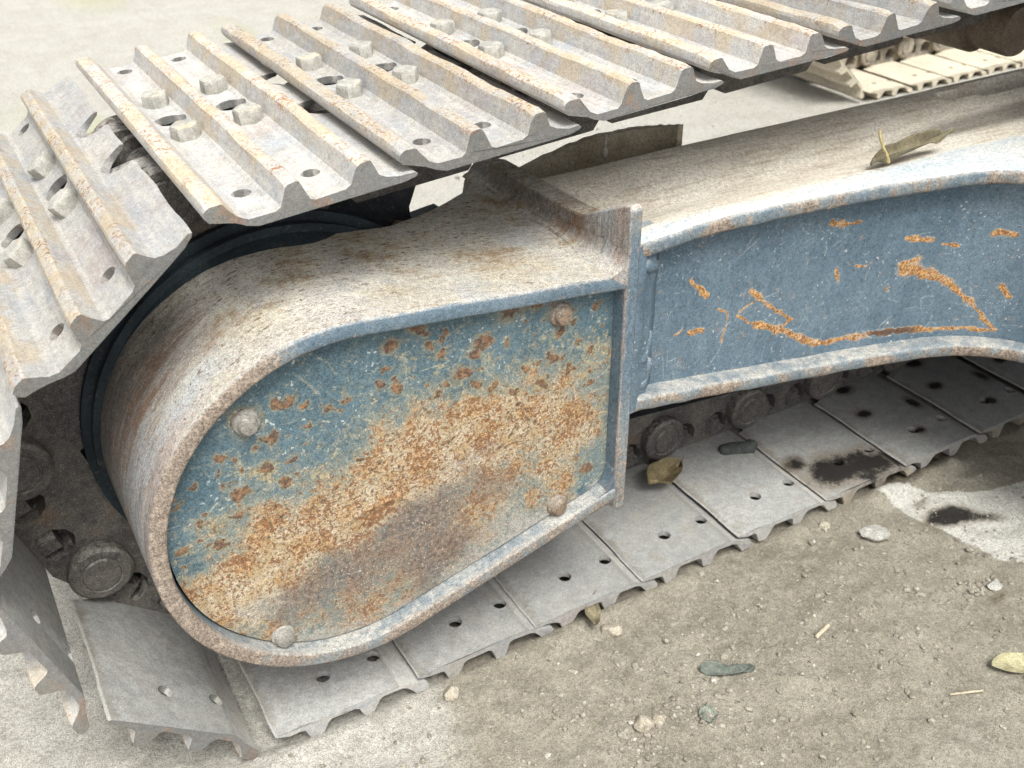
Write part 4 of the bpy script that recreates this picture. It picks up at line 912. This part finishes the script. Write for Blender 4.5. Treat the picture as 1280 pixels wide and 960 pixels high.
mk('stem', (V, F+[tuple(range(8)), tuple(range(len(V)-1, len(V)-9, -1))]), MSTEM, l1, 60)
b = leaf('dry_leaf', .062, .016, .6, 1.2, ML, 5.1); b.location = (.280, -.006, gh(.280, -.006)+.008); b.rotation_euler = (R(20), R(-8), R(55)); tag(b, 'olive dry leaf poking out from under a shoe end beside a tan stone', 'leaf')
b = leaf('dry_leaf', .085, .020, .5, .6, MY, 8.4, 40, 16, .0005, .006); b.location = (.752, -.388, gh(.752, -.388)+.004); b.rotation_euler = (R(6), 0, R(-22)); tag(b, 'pale yellow dry leaf lying alone on open soil', 'leaf')
b = leaf('dry_leaf', .105, .036, .7, .6, MB, 11.3, wav=.012); b.location = (.545, .172, .016); b.rotation_euler = (R(14), R(6), R(18)); tag(b, 'crumpled brown leaf lying on a shoe beside the guard foot', 'leaf')
MC = m_plain('dark_green_cloth', (.085, .10, .085), (.15, .16, .135), 70, .95)
def scrap(name, x, y, L, W_, seed, mat, rz, lab, cat):
    o = leaf(name, L, W_, .25, .3, mat, seed, 30, 14, .0012, .009); o.location = (x, y, gh(x, y)+.0035); o.rotation_euler = (0, 0, rz); return tag(o, lab, cat)
scrap('cloth_scrap', .392, -.186, .078, .0125, 4.4, MC, R(-30), 'dark green crumpled cloth scrap half buried in the soil', 'cloth')
scrap('cloth_scrap', .318, -.234, .034, .014, 9.4, m_plain('grey_green_cloth', (.17, .185, .15), (.23, .24, .20), 70, .95), R(60), 'small grey-green cloth scrap among pebbles', 'cloth')
MW = m_plain('dead_twig', (.50, .44, .32), (.40, .34, .24), 80)
tw = mk('twig', capsule((.545, -.205, gh(.545, -.205)+.003), (.572, -.198, gh(.572, -.198)+.004), .0032, seed=2), MW, None, 60); tag(tw, 'short pale wood chip lying on the brown soil', 'twig')
tw = mk('twig', capsule((.63, -.375, gh(.63, -.375)+.002), (.672, -.395, gh(.672, -.395)+.002), .0016, seed=5), MW, None, 60); tag(tw, 'thin pale twig on the soil beside the yellow leaf', 'twig')
mdm = m_plain('dark_mud', (.045, .050, .048), (.075, .080, .075), 80, .9)
o = mk('mud_clod', capsule((.700, .190, .006), (.742, .172, .006), .0125, 12, 8, 7.), mdm, None, 40); tag(o, 'dark lump of mud on a shoe beside the track links', 'mud')

# unseen deck and leg front, inferred and added to shade the ground at right
vd, fd = prism([(1.09, 1.02), (1.13, .98), (3.0, .98), (3.0, 1.5), (1.09, 1.5)], -2.1, .20)
mk('shade_deck', (vd, fd), M['paint'], fr)
mk('leg_front', prism([(1.01, .12), (1.01, .575), (3.0, .575), (3.0, .12)], -2.0, -.46), M['paint'], fr)
